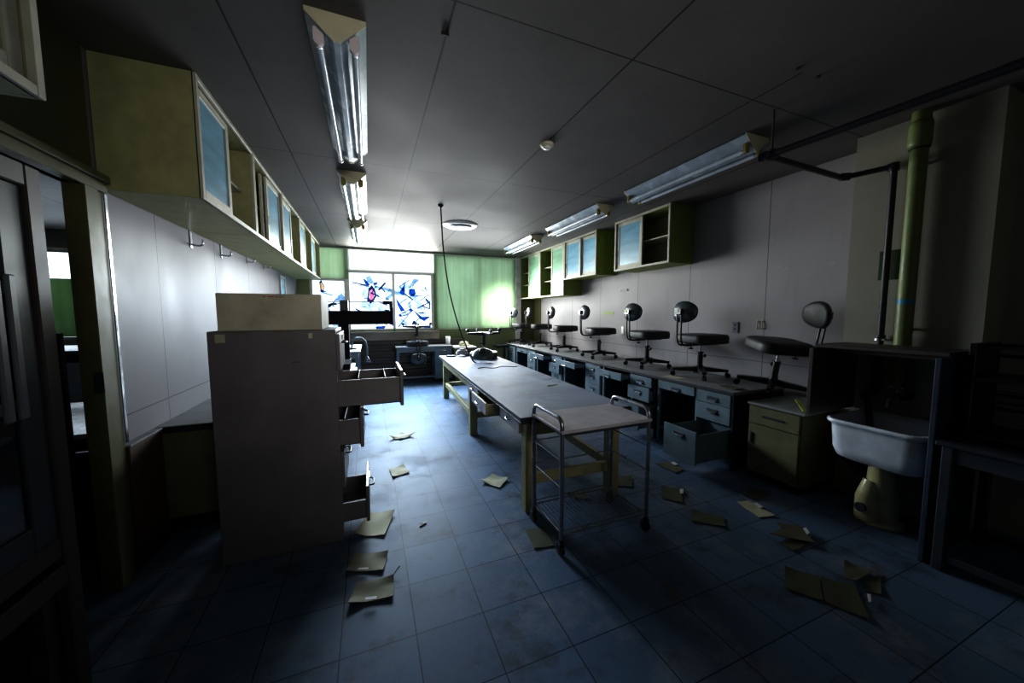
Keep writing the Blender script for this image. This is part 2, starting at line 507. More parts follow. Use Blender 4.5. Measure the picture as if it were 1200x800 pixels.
# ---------------------------------------------------------------- windows
G = {
'oval':[(-0.04,1.652),(-0.001,1.909),(0.061,1.974),(0.118,1.89),(0.145,1.762),(0.091,1.653),(0.029,1.599)],
'ovalin':[(0.001,1.674),(0.027,1.867),(0.059,1.927),(0.097,1.847),(0.1,1.739),(0.061,1.664),(0.03,1.642)],
'a':[(-0.104,2.107),(-0.046,2.077),(0.031,1.984),(-0.01,1.951),(-0.067,2.013)],
'a2':[(-0.044,2.12),(0.027,2.169),(0.103,2.039),(0.051,1.995),(-0.017,2.036)],
'b':[(0.082,2.017),(0.184,2.042),(0.151,1.977),(0.101,1.975)],
'band':[(0.101,1.975),(0.252,1.947),(0.457,1.898),(0.794,1.75),(0.517,1.79),(0.311,1.873),(0.109,1.922)],
'band2':[(0.307,1.721),(0.456,1.832),(0.486,1.789),(0.336,1.656)],
'c':[(0.592,1.835),(0.715,2.036),(0.698,1.793),(0.644,1.792)],
'd':[(0.787,1.906),(0.907,1.92),(0.926,1.819),(0.881,1.751),(0.784,1.794)],
'd2':[(0.777,1.927),(0.89,2.131),(1.021,2.113),(0.82,1.94)],
'e':[(1.031,1.55),(1.224,1.665),(1.22,1.483)],
'ein':[(1.12,1.555),(1.2,1.597),(1.192,1.528)],
'e2':[(1.102,1.743),(1.212,1.665),(1.2,1.62),(1.134,1.665)],
'f':[(0.515,1.724),(0.7,1.459),(0.614,1.437),(0.554,1.57)],
'g':[(0.559,1.371),(0.81,1.504),(0.874,1.46),(0.697,1.348),(0.59,1.326)],
'gin':[(0.656,1.404),(0.743,1.448),(0.72,1.381)],
'h':[(0.853,1.482),(1.048,1.323),(1.228,1.334),(1.091,1.232),(1.002,1.278)],
'i':[(0.786,1.415),(0.83,1.437),(0.584,1.125),(0.52,1.104)],
'j':[(0.436,1.525),(0.478,1.525),(0.49,1.171),(0.436,1.128)],
'k':[(0.823,1.167),(0.869,1.256),(0.956,1.188),(0.911,1.165)],
'l':[(0.105,1.133),(0.311,1.141),(0.267,1.075),(0.124,1.078)],
'm':[(1.066,1.117),(1.224,1.138),(1.223,1.057),(1.087,1.06)],
'n':[(-0.261,1.522),(-0.213,1.48),(-0.243,1.459)],
'p':[(-0.881,2.009),(-0.843,2.041),(-0.796,1.93),(-0.816,1.807),(-0.861,1.827)],
'pin':[(-0.868,1.98),(-0.845,2.0),(-0.82,1.92),(-0.835,1.85),(-0.858,1.86)],
'q':[(-0.6,1.646),(-0.568,1.75),(-0.5,1.793),(-0.409,1.69),(-0.43,1.647)],
}
b = MB()
zt = 2.24
for x0, x1 in ((-1.05, -1.0), (-0.445, -0.355), (0.455, 0.50), (1.25, 1.30)):
    b.box(x0, x1, YB + .01, YB + .07, 1.05, zt if x0 > -.4 else 2.67, 0.004)
b.box(-1.0, 1.25, YB + .012, YB + .068, 1.05, 1.085, 0.003)
b.box(-0.355, 1.25, YB + .012, YB + .068, zt - .03, zt + .03, 0.003)
b.box(-1.0, -0.445, YB + .012, YB + .068, 2.04, 2.08, 0.003)
win1 = struct('window_1', b, mt['alu'])
smats = [mt['pane_sprayed'], mt['s_blue'], mt['s_sky'], mt['s_dark'], mt['s_pink'], mt['s_orange'], mt['s_white'], mt['s_wash']]
order = {'a': 1, 'a2': 2, 'b': 1, 'band': 2, 'band2': 2, 'oval': 3, 'ovalin': 4, 'c': 1, 'd': 1, 'd2': 2, 'e': 3, 'ein': 6, 'e2': 2,
         'f': 1, 'g': 1, 'gin': 6, 'h': 1, 'i': 2, 'j': 1, 'k': 3, 'l': 1, 'm': 1, 'n': 1, 'p': 3, 'pin': 5, 'q': 2}
def clip_poly(pts, x0, x1):
    for lim, s in ((x0, 1), (x1, -1)):
        out = []
        for i in range(len(pts)):
            p, q = pts[i - 1], pts[i]
            ip, iq = s * (p[0] - lim) >= 0, s * (q[0] - lim) >= 0
            if ip != iq:
                t = (lim - p[0]) / (q[0] - p[0])
                out.append((lim, p[1] + t * (q[1] - p[1])))
            if iq:
                out.append(q)
        pts = out
        if not pts: return pts
    return pts
hollow = {'oval', 'e', 'g', 'p'}
def outline(pts, w, inner=None):
    """closed band following the polygon"""
    cx = sum(p[0] for p in pts) / len(pts); cz = sum(p[1] for p in pts) / len(pts)
    return [((p[0] - cx) * w + cx, (p[1] - cz) * w + cz) for p in pts]
for x0, x1, z1 in ((-1.0, -0.445, 2.04), (-0.355, 0.455, zt - .03), (0.50, 1.25, zt - .03)):
    pm = MB()
    pm.add([(x0, YB + .05, 1.085), (x1, YB + .05, 1.085), (x1, YB + .05, z1), (x0, YB + .05, z1)], [(0, 1, 2, 3)], 0)
    for j, (k, mi) in enumerate(order.items()):
        pts = clip_poly(G[k], x0, x1)
        if len(pts) < 3: continue
        y = YB + .047 - j * 0.0006
        if k in hollow:
            inn = outline(pts, 0.62)
            n = len(pts)
            pm.add([(p[0], y, p[1]) for p in pts] + [(p[0], y, p[1]) for p in inn], [(i, (i + 1) % n, n + (i + 1) % n, n + i) for i in range(n)], mi)
        else:
            pm.add([(p[0], y, p[1]) for p in pts], [tuple(range(len(pts)))], mi)
    for t in range(9):
        x = random.uniform(x0 + .02, x1 - .22); z = random.uniform(1.12, z1 - .25); w = random.uniform(.06, .2); h = random.uniform(.05, .22); k = random.uniform(-.08, .08)
        q = [(x, z), (x + w, z + k), (x + w * .8, z + h * .7 + k), (x + w * .3, z + h), (x - .02, z + h * .5)]
        q = [(min(max(px, x0), x1), min(max(pz, 1.09), z1)) for px, pz in q]
        pm.add([(p[0], YB + .0492 - t * .0001, p[1]) for p in q], [tuple(range(5))], 7)
    # thin drips and spray lines
    for t in range(26):
        x = random.uniform(x0 + .05, x1 - .1); z = random.uniform(1.15, z1 - .2)
        a = random.uniform(-1.2, 1.2); l = random.uniform(.08, .28); w = random.uniform(.008, .03)
        q = [(x, z), (x + l * cos(a), z + l * sin(a)), (x + l * cos(a) - w * sin(a), z + l * sin(a) + w), (x - w * sin(a), z + w)]
        q = [(min(max(px, x0), x1), min(max(pz, 1.09), z1)) for px, pz in q]
        pm.add([(p[0], YB + .028 - t * .0005, p[1]) for p in q], [(0, 1, 2, 3)], random.choice((1, 2, 2, 3, 2, 6)))
    tag(pm.build('pane', smats, win1), 'white pane sprayed with blue graffiti')
b = MB()
b.box(1.335, 1.37, YB + .01, YB + .07, 1.05, 2.67, .004); b.box(3.13, 3.18, YB + .01, YB + .07, 1.05, 2.67, .004)
b.box(2.28, 2.32, YB + .01, YB + .07, 1.05, 2.67, .004); b.box(1.37, 3.13, YB + .012, YB + .068, 1.05, 1.085, .003); b.box(1.37, 3.13, YB + .012, YB + .068, 2.63, 2.67, .003)
win2 = struct('window_2', b, mt['alu'])
for x0, x1 in ((1.37, 2.28), (2.32, 3.13)):
    pm = MB(); pm.add([(x0, YB + .05, 1.085), (x1, YB + .05, 1.085), (x1, YB + .05, 2.63), (x0, YB + .05, 2.63)], [(0, 1, 2, 3)]); pm.build('pane', mt['pane'], win2)
b = MB()
for x0, x1 in ((-5.3, -5.25), (-3.25, -3.2), (-4.2, -4.15)): b.box(x0, x1, YB + .01, YB + .07, 1.0, 2.42, .004)
b.box(-5.25, -3.25, YB + .012, YB + .068, 1.0, 1.04); b.box(-5.25, -3.25, YB + .012, YB + .068, 2.38, 2.42)
win3 = struct('window_3', b, mt['alu'])
for x0, x1 in ((-5.25, -4.2), (-4.15, -3.25)):
    pm = MB(); pm.add([(x0, YB + .05, 1.04), (x1, YB + .05, 1.04), (x1, YB + .05, 2.38), (x0, YB + .05, 2.38)], [(0, 1, 2, 3)])
    for j, k in enumerate(('c', 'd', 'g', 'f', 'i')):
        pm.add([(p[0] * .5 + x0 + .1, YB + .046 - j * .0006, p[1] * .7 + .25) for p in G[k]], [tuple(range(len(G[k])))], order[k])
    pm.build('pane', smats, win3)

def sheet(name, mat, x0, x1, z0, z1, y, amp, waves, label, cat, slack=0.0):
    m = MB(); nx, nz = max(12, int((x1 - x0) * 40)), 10
    vs = []
    for k in range(nz + 1):
        for i in range(nx + 1):
            u, w = i / nx, k / nz
            yy = y + amp * sin(u * waves * 2 * pi) * (0.4 + 0.6 * (1 - w)) + amp * .5 * sin(u * waves * 5.3)
            vs.append((x0 + (x1 - x0) * u, yy, z0 + (z1 - z0) * w + slack * sin(u * pi * 3) * (1 - w)))
    fs = [(k * (nx + 1) + i, k * (nx + 1) + i + 1, (k + 1) * (nx + 1) + i + 1, (k + 1) * (nx + 1) + i) for k in range(nz) for i in range(nx)]
    m.add(vs, fs, 0, True)
    t = thing(name, label, cat, (0, 0, 0))
    m.build('fabric', mat, t)
    r = MB(); r.cyl((x0, y + .005, z1 + .004), (x1, y + .005, z1 + .004), .012, 10); r.build('top_rail', mt['alu'], t)
    r = MB(); r.box(x0, x1, y - .006, y + .006, z0 - .012, z0 + .008, .003); r.build('bottom_rail', mt['alu'], t)
    return t
sheet('green_blind', mt['blind_green'], 1.32, 3.19, 1.06, 2.66, YB - .035, .008, 9, 'wide green roller blind drawn down over the right-hand window', 'blind')
sheet('green_blind', mt['blind_green'], -1.08, -0.36, 2.07, 2.66, YB - .035, .006, 4, 'short green blind half lowered above the left window pane', 'blind')
sheet('white_blind', mt['blind_white'], -0.34, 1.31, 2.25, 2.66, YB - .033, .004, 3, 'glowing white blind across the top of the graffiti window', 'blind')
# horizontal slat blind in the neighbouring room
t = thing('venetian_blind', 'green slatted venetian blind in the neighbouring room, seen through the doorway', 'blind', (0, 0, 0))
b = MB()
for k in range(36):
    z = 1.06 + k * .025
    b.box(-5.25, -3.25, -.015, .015, -.001, .001, mat=Matrix.Translation((0, YB - .04, z)) @ Matrix.Rotation(R(62), 4, 'X'))
b.build('slats', mt['blind_green'], t)
b = MB(); b.box(-5.25, -3.25, YB - .06, YB - .02, 2.34, 2.38, .004); b.build('head_rail', mt['alu'], t)

# sill and slatted cover
t = thing('window_sill', 'deep grey sill box below the graffiti window', 'sill', (0, 0, 0))
b = MB(); b.box(-1.2, 1.36, YB - .26, YB - .002, 1.0, 1.035, .004); b.box(-1.2, 1.36, YB - .22, YB - .002, .86, 1.0, .003); b.build('sill_board', mt['sill'], t)
t = thing('heater_cover', 'long dark slatted heater cover under the window sill', 'heater', (0, 0, 0))
b = MB(); b.box(-1.1, 1.9, YB - .16, YB - .01, 0.0, .84); b.build('case', mt['black_metal'], t)
b = MB()
for k in range(6): b.box(-1.1, 1.9, YB - .22, YB - .16, .05 + k * .13, .12 + k * .13, .006)
b.build('slats', mt['radiator'], t)
b = MB(); b.box(-1.12, 1.92, YB - .24, YB - .01, .84, .86, .003); b.build('top', mt['radiator'], t)
b = MB(); b.lathe([(0.0, -.028), (.018, -.022), (.027, 0), (.018, .022), (0.0, .028)], (.47, YB - .20, 1.063), 16)
tag(b.build('green_ball', mt['greenball']), 'small bright green ball on the sill at the window mullion', 'ball')

# ---------------------------------------------------------------- wall cabinets
def wall_cabinet(label, group, loc, rz, w, h, d, doors, body, inside, glass, shelves=(0.34, 0.66), partition=None, door_h=None, solid=False, edge=None):
    t = thing('wall_cabinet', label, 'cabinet', loc, rz, group)
    edge = edge or mt['cab_edge']
    k = .018
    m = MB()
    m.box(0, k, .003, d, 0, h, .002); m.box(w - k, w, .003, d, 0, h, .002)
    m.box(k, w - k, .003, d, 0, k, .001); m.box(k, w - k, .003, d, h - k, h, .001)
    m.build('carcass', body, t)
    m = MB(); m.box(k, w - k, d - .012, d - .002, k, h - k); m.build('back_panel', inside, t)
    m = MB(); e = .028
    m.box(0, e, -.008, .012, 0, h, .002); m.box(w - e, w, -.008, .012, 0, h, .002)
    m.box(e, w - e, -.008, .012, 0, e, .002); m.box(e, w - e, -.008, .012, h - e, h, .002)
    m.build('front_frame', edge, t)
    if partition:
        m = MB(); m.box(partition - .009, partition + .009, .06, d - .012, k, h - k); m.build('partition', inside, t)
    for s in shelves:
        m = MB(); m.box(k + .001, w - k - .001, .075, d - .014, h * s - .008, h * s + .008, .002); m.build('shelf', edge if not solid else inside, t)
    for x0, x1, tr in doors:
        y0 = .014 + tr * .026
        m = MB(); f = .048
        z0, z1 = e + .002, h - e - .002
        m.box(x0, x0 + f, y0, y0 + .02, z0, z1, .002); m.box(x1 - f, x1, y0, y0 + .02, z0, z1, .002)
        m.box(x0 + f, x1 - f, y0, y0 + .02, z0, z0 + f, .002); m.box(x0 + f, x1 - f, y0, y0 + .02, z1 - f, z1, .002)
        dr = m.build('door', edge, t)
        m = MB(); m.box(x0 + f - .004, x1 - f + .004, y0 + .007, y0 + .012, z0 + f - .004, z1 - f + .004)
        m.build('glass_pane' if not solid else 'door_panel', glass, dr)
        m = MB(); m.box(x0 + .016, x0 + .032, y0 - .002, y0 + .002, h * .30, h * .30 + .08, .001); m.build('finger_pull', mt['dark_steel'], dr)
    return t
RZ = -pi / 2
grR = 'glazed cabinets on the right wall'
fx, dd = 3.315, XR - 3.315 - .002
wall_cabinet('right-wall green cabinet nearest the camera, its near half open onto a shelf', grR, (fx, 4.24, 1.995), RZ, 1.01, HC - 1.997, dd,
             [(.03, .53, 0)], mt['green'], mt['interior'], mt['frosted'], (.5,))
wall_cabinet('short green right-wall cabinet with both blue glass doors shut', grR, (fx, 5.672, 2.0), RZ, .985, HC - 2.002, dd,
             [(.03, .51, 0), (.475, .955, 1)], mt['green'], mt['interior'], mt['frosted'], (.5,))
wall_cabinet('tall green right-wall cabinet beside the short one, far half open with shelves', grR, (fx, 6.655, 1.725), RZ, .975, HC - 1.727, dd,
             [(.46, .945, 0)], mt['green'], mt['green'], mt['frosted_green'], (.33, .62))
wall_cabinet('tall green right-wall cabinet in the corner next to the window', grR, (fx, 7.685, 1.725), RZ, 1.022, HC - 1.727, dd,
             [(.42, .99, 0)], mt['green'], mt['green'], mt['frosted_green'], (.33, .62))
grL = 'glazed cabinets on the left wall'
lx, ld, zb = -.83, .417, 2.03
names = ['first left-wall cabinet with the cream end panel facing the camera', 'second left-wall cabinet, its near half open and door slid away from the camera',
         'third left-wall cabinet from the camera, middle one of the row', 'fourth left-wall cabinet, second from the window end of the row', 'last left-wall cabinet, right by the window blind']
specs = [[(.05, .53, 0)], [(.46, .98, 0), (.40, .92, 1)], [(.03, .55, 0)], [(.03, .55, 0)], [(.03, .55, 0)]]
for i in range(5):
    wall_cabinet(names[i], grL, (lx, 2.475 + i * 1.01, zb), pi / 2, 1.009, HC - zb - .002, ld, specs[i], mt['cream'], mt['brownwood'] if i < 2 else mt['green'],
                 mt['frosted'], (.5,), partition=.62 if i == 0 else None)
wall_cabinet('cream sliding-door wall cabinet at top left, nearest the camera', None, (-.85, .0, 2.01), pi / 2, 1.49, HC - 2.012, .397,
             [(.03, .76, 1), (.73, 1.46, 0)], mt['cream'], mt['interior'], mt['cream'], (.5,), solid=True, edge=mt['cab_edge'])
# hook brackets under the left cabinets
for i, (y, z) in enumerate(((3.46, 1.90), (4.06, 1.91), (4.79, 1.95), (5.47, 1.97))):
    lab = ['chrome hook bracket under the left cabinets, nearest the camera', 'second hook bracket from the camera under the left cabinets',
           'third hook bracket from the camera under the left cabinets', 'fourth hook bracket, farthest from the camera under the left cabinets'][i]
    t = thing('hook_bracket', lab, 'hook', (XL, y, z), 0, 'hook brackets under the left cabinets')
    m = MB(); m.box(-.002, .006, -.016, .016, 0, zb - z, .001); m.build('bracket_bar', mt['chrome'], t)
    m = MB(); m.tube([(.004, 0, .03), (.05, 0, .02), (.075, 0, .03), (.075, 0, .07)], .007, 8, fillet=.02); m.build('hook', mt['chrome'], t)
    if i < 2:
        m = MB(); m.cyl((.03, -.02, .135), (.03, .36, .135), .005, 8); m.build('rod', mt['tube_steel'], t)

# ---------------------------------------------------------------- left: near glass cabinet
t = thing('glass_cabinet', 'dark glass-fronted cabinet at the left edge, nearest the camera', 'cabinet', (-.85, 0, 0), pi / 2)
W, D, H = 1.435, .395, 1.80
m = MB(); k = .03
m.box(0, k, .02, D, .0, H, .002); m.box(W - k, W, .02, D, 0, H, .002); m.box(k, W - k, D - .012, D, .64, H)
m.box(k, W - k, .02, D - .012, H - k, H, .002); m.box(k, W - k, .02, D - .012, .64, .67, .002)
m.build('carcass', mt['dark_steel'], t)
m = MB(); m.box(0, .05, -.01, .02, 0, H, .004); m.box(W - .05, W, -.01, .02, 0, H, .004); m.box(.05, W - .05, -.01, .02, H - .06, H, .004)
m.box(.05, W - .05, -.012, .02, .62, .68, .004); m.box(.05, W - .05, -.004, .02, .70, .76, .004); m.build('front_frame', mt['darkwood'], t)
for x0, x1, yy in ((.05, .80, .024), (.72, W - .05, .0)):
    m = MB(); f = .075
    m.box(x0, x0 + f, yy, yy + .02, .76, H - .06, .003); m.box(x1 - f, x1, yy, yy + .02, .76, H - .06, .003)
    m.box(x0 + f, x1 - f, yy, yy + .02, .76, .83, .003); m.box(x0 + f, x1 - f, yy, yy + .02, H - .13, H - .06, .003)
    dr = m.build('door', mt['dark_steel'], t)
    m = MB(); m.box(x0 + f - .003, x1 - f + .003, yy + .008, yy + .013, .83, H - .13); m.build('glass_pane', mt['darkglass'], dr)
    m = MB()
    for q in (-.085, -.045): m.box(x1 - f + q + .02, x1 - f + q + .043, yy - .022, yy - .010, 1.13, 1.50, .004); m.box(x1 - f + q + .024, x1 - f + q + .039, yy - .010, yy + .001, 1.15, 1.18); m.box(x1 - f + q + .024, x1 - f + q + .039, yy - .010, yy + .001, 1.45, 1.48)
    tag(m.build('handle', mt['outlet'], dr), 'pair of flat grey bar handles')
for z in (1.05, 1.4):
    m = MB(); m.box(k + .001, W - k - .001, .08, D - .014, z, z + .012); m.build('shelf', mt['dark_steel'], t)
m = MB(); m.box(W - .09, W - .031, .021, .06, 0, .615, .003); m.build('leg_panel', mt['darkwood'], t)
m = MB(); m.box(.031, .09, .021, .06, 0, .615, .003); m.build('leg_panel', mt['darkwood'], t)
# worn notice board strip between the cabinets
m = MB(); m.box(XL, XL + .012, .1, 1.22, 1.86, 1.99, .002); tag(m.build('wall_board', mt['darkwood']), 'scuffed dark board on the wall between the two nearest left cabinets', 'board')

# ---------------------------------------------------------------- left: ledge + workbench
t = thing('workbench', 'built-in bench with dark-edged top along the left wall behind the filing cabinet', 'workbench', (0, 0, 0))
m = MB(); m.box(XL + .002, -.84, 2.80, 3.86, .10, .66, .002); m.build('body', mt['cupboard'], t)
m = MB(); m.box(XL + .002, -.83, 2.775, 3.87, .66, .70, .003); m.build('worktop', mt['edge_dark'], t)
m = MB(); m.box(XL + .004, -.835, 2.785, 3.865, .70, .703); m.build('top_surface', mt['desk_top'], t)
m = MB(); m.box(XL + .002, -.88, 2.83, 3.84, 0, .10); m.build('plinth', mt['black'], t)
t = thing('wall_ledge', 'narrow dark boxed ledge along the left wall beside the doorway', 'ledge', (0, 0, 0))
m = MB(); m.box(XL + .002, XL + .042, 2.455, 2.772, 0.09, .69, .002); m.build('front_board', mt['brownwood'], t)
m = MB(); m.box(XL + .002, XL + .046, 2.455, 2.772, .69, .702, .002); m.build('ledge_top', mt['desk_top'], t)
m = MB(); m.box(XL + .002, XL + .04, 2.455, 2.772, 0, .09); m.build('skirting', mt['black'], t)

# ---------------------------------------------------------------- filing cabinet
t = thing('filing_cabinet', 'tall beige-grey five-drawer filing cabinet with some drawers pulled open', 'cabinet', (0, 0, 0))
fx0, fx1, fy0, fy1, fh = -.80, -.19, 2.315, 2.775, 1.305
m = MB(); k = .02
m.box(fx0, fx1, fy0, fy0 + k, 0, fh, .004); m.box(fx0, fx1, fy1 - k, fy1, 0, fh, .004); m.box(fx0, fx0 + k, fy0 + k, fy1 - k, 0, fh)
m.box(fx0, fx1, fy0 + k, fy1 - k, fh - k, fh, .003); m.box(fx0 + k, fx1 - .02, fy0 + k, fy1 - k, .03, .05)
levels = [1.285, 1.045, .80, .56, .315, .07]
for z in levels[1:]: m.box(fx1 - .03, fx1 - .002, fy0 + k, fy1 - k, z - .006, z + .004)
m.build('body', mt['beige_steel'], t)
for i, out in enumerate((0.0, .36, .115, 0.0, .135)):
    z1, z0 = levels[i] - .006, levels[i + 1] + .008
    x = fx1 + out
    m = MB()
    m.box(x - .002, x + .018, fy0 + .022, fy1 - .022, z0, z1, .003)
    dp = .56
    zs = z1 - (.045 if i != 4 else .09)
    for ya, yb_ in ((fy0 + .035, fy0 + .039), (fy1 - .039, fy1 - .035)):
        m.box(x - dp, x - .002, ya, yb_, z0 + .02, zs)
        m.box(x - dp, x - .002, ya - .006, yb_ + .006, zs - .012, zs, .001)
        for j in range(6):
            m.box(x - .1 - j * .055, x - .092 - j * .055, ya - .002, yb_ + .002, zs - .06, zs - .025)
    m.box(x - dp, x - .002, fy0 + .035, fy1 - .035, z0 + .02, z0 + .024); m.box(x - dp, x - dp + .004, fy0 + .035, fy1 - .035, z0 + .02, zs)
    dw = m.build('drawer', mt['beige_steel'], t)
    m = MB(); yc = (fy0 + fy1) / 2
    m.tube([(x + .018, yc - .06, z1 - .06), (x + .045, yc - .05, z1 - .065), (x + .045, yc + .05, z1 - .065), (x + .018, yc + .06, z1 - .06)], .006, 8, fillet=.02)
    m.build('handle', mt['dark_steel'], dw)
    m = MB(); m.box(x + .018, x + .021, yc - .05, yc + .05, z1 - .045, z1 - .012, .001); m.build('label_holder', mt['chrome'], dw)
    if i in (1, 2):
        for j in range(3 if i == 1 else 1):
            m = MB(); xx = x - .09 - j * .16
            m.box(xx, xx + .004, fy0 + .045, fy1 - .045, z0 + .03, zs - .005 + .012, .001); m.build('divider_plate', mt['beige_steel'], dw)
for yy, zz, hh, mm in ((-.765, 1.245, .045, 'paper'), (-.33, 1.258, .03, 'paper')):
    m = MB(); m.box(yy, yy + (.045 if hh > .04 else .02), fy0 - .0012, fy0, zz, zz + hh); tag(m.build('sticker', mt[mm], t), 'old paper sticker at the top edge')
m = MB()
m.box(-.69, -.62, fy0 - .001, fy0, 1.294, 1.302); m.box(-.50, -.41, fy0 - .001, fy0, 1.294, 1.302); m.box(-.42, -.38, fy0 - .001, fy0, 1.12, 1.128)
m.build('tape_mark', mt['olive'], t)
t = thing('storage_box', 'long off-white box lying on top of the filing cabinet', 'box', (0, 0, 0))
m = MB(); m.box(-.755, -.26, 2.33, 2.70, fh + .001, fh + .205, .003); m.build('box_body', mt['carton'], t)
m = MB()
for a, w_ in ((-.545, .016), (-.522, .03), (-.485, .012), (-.468, .014), (-.449, .006)): m.box(a, a + w_, 2.3292, 2.33, fh + .186, fh + .193)
tag(m.build('red_print', mt['red'], t), 'faded red line of print')

# ---------------------------------------------------------------- low table + lamp + instrument on the left
def plain_table(label, x0, x1, y0, y1, z, top, legm, loc_name='side_table'):
    t = thing(loc_name, label, 'table', ((x0 + x1) / 2, (y0 + y1) / 2, 0))
    w, d = (x1 - x0) / 2, (y1 - y0) / 2
    m = MB(); m.box(-w, w, -d, d, z - .03, z, .004); m.build('tabletop', top, t)
    m = MB(); m.box(-w + .03, w - .03, -d + .03, -d + .05, z - .11, z - .031); m.box(-w + .03, w - .03, d - .05, d - .03, z - .11, z - .031)
    m.box(-w + .03, -w + .05, -d + .05, d - .05, z - .11, z - .031); m.box(w - .05, w - .03, -d + .05, d - .05, z - .11, z - .031); m.build('apron', legm, t)
    for sx in (-1, 1):
        for sy in (-1, 1):
            m = MB(); m.box(sx * (w - .05) - .022, sx * (w - .05) + .022, sy * (d - .05) - .022, sy * (d - .05) + .022, 0, z - .031, .003); m.build('leg', legm, t)
    return t
plain_table('low pale-topped table behind the open filing cabinet drawers', -.82, -.20, 3.90, 5.30, .72, mt['white_enamel'], mt['grey_steel'])
plain_table('higher grey table beyond the black instrument, by the window sill', -.86, -.14, 5.45, 6.70, .86, mt['grey_steel'], mt['grey_steel'])
t = thing('instrument_stand', 'black lab instrument with a long horizontal trough on a column', 'instrument', (-.28, 4.5, .72))
m = MB(); m.box(-.12, .12, -.14, .14, 0, .03, .006); m.build('base', mt['white_enamel'], t)
m = MB(); m.box(-.055, .055, -.05, .05, .03, .56, .006); m.build('column', mt['matt_black'], t)
m = MB()
m.box(-.30, .53, -.09, -.075, .555, .71, .003); m.box(-.30, .53, .075, .09, .555, .71, .003); m.box(-.30, .53, -.075, .075, .555, .575, .003)
m.box(.505, .535, -.09, .09, .545, .825, .004); m.box(.43, .505, -.09, .09, .79, .825, .004); m.build('trough', mt['matt_black'], t)
m = MB(); m.cyl((-.30, -.085, .81), (.505, -.085, .815), .004, 8); m.build('guide_wire', mt['tube_steel'], t)
m = MB(); m.box(-.03, .055, -.05, .03, .71, .83, .006); m.build('motor_block', mt['dark_steel'], t)
m = MB(); m.tube([(-.17, 0, .70), (-.16, 0, .76), (-.12, 0, .79), (-.06, 0, .79)], .012, 8, fillet=.03); m.build('hose', mt['black'], t)
m = MB(); m.box(-.06, .07, -.075, -.05, .10, .16, .004); m.build('bracket', mt['chrome'], t)
t = thing('desk_lamp', 'grey gooseneck desk lamp drooping over the grey table edge', 'lamp', (-.265, 5.85, .861))
m = MB(); m.lathe([(.0, 0), (.07, 0), (.07, .015), (.02, .03), (.0, .03)], (0, 0, 0), 20); m.build('base', mt['dark_steel'], t)
m = MB(); m.tube([(0, 0, .03), (.01, 0, .12), (.06, 0, .17), (.14, 0, .17), (.20, 0, .11), (.215, 0, .0), (.21, 0, -.12)], .013, 8, fillet=.05); m.build('gooseneck', mt['grey_steel'], t)
m = MB(); m.lathe([(.015, .0), (.025, -.02), (.06, -.09), (.056, -.09), (.02, -.02)], (.21, 0, -.12), 18, cap0=True, cap1=False); m.build('lamp_shade', mt['tube_steel'], t)
t = thing('wall_mirror', 'narrow grey-framed pane on the left wall near the window', 'mirror', (XL, 6.3, 1.0))
m = MB(); m.box(.001, .02, 0, .03, 0, .98); m.box(.001, .02, .32, .35, 0, .98); m.box(.001, .02, .03, .32, 0, .03); m.box(.001, .02, .03, .32, .95, .98); m.build('frame', mt['alu'], t)
m = MB(); m.box(.004, .010, .03, .32, .03, .95); m.build('glass_pane', mt['frosted'], t)

# ---------------------------------------------------------------- big work table
t = thing('work_table', 'long work table with grey-blue top down the middle of the room', 'table', (.92, 2.12, 0), -R(2.0))
TW, TL, TZ = .88, 3.72, .70
m = MB(); m.box(0, TW, 0, TL, TZ - .03, TZ, .003); m.build('tabletop', mt['table_top'], t)
m = MB(); m.box(-.004, TW + .004, -.004, TL + .004, TZ - .045, TZ - .03, .003); m.box(-.004, .001, 0, TL, TZ - .03, TZ - .002); m.box(0, TW, -.004, .001, TZ - .03, TZ - .002); m.build('edge_band', mt['edge_dark'], t)
m = MB(); m.box(.05, .075, 1.78, TL - .06, TZ - .15, TZ - .046, .002); m.box(TW - .075, TW - .05, .06, TL - .06, TZ - .15, TZ - .046, .002)
m.box(.05, TW - .05, .05, .075, TZ - .15, TZ - .046, .002); m.box(.05, TW - .05, TL - .085, TL - .06, TZ - .15, TZ - .046, .002)
m.build('apron', mt['wood_cream'], t)
for lx_, ly in ((.05, .04), (TW - .14, .04), (.05, 1.72), (TW - .14, 1.72), (.05, TL - .13), (TW - .14, TL - .13)):
    m = MB(); m.box(lx_, lx_ + .085, ly, ly + .085, 0, TZ - .046, .005); m.build('leg', mt['wood_cream'], t)
m = MB(); m.box(.07, .115, 1.806, TL - .131, .20, .27, .003); m.build('stretcher', mt['wood_cream'], t)
m = MB(); m.box(TW - .115, TW - .07, .126, 1.719, .19, .26, .003); m.build('stretcher', mt['wood_cream'], t)
for ly in (.06, 1.74, TL - .11):
    m = MB(); m.box(.136, TW - .141, ly, ly + .045, .19, .26, .003); m.build('stretcher', mt['wood_cream'], t)
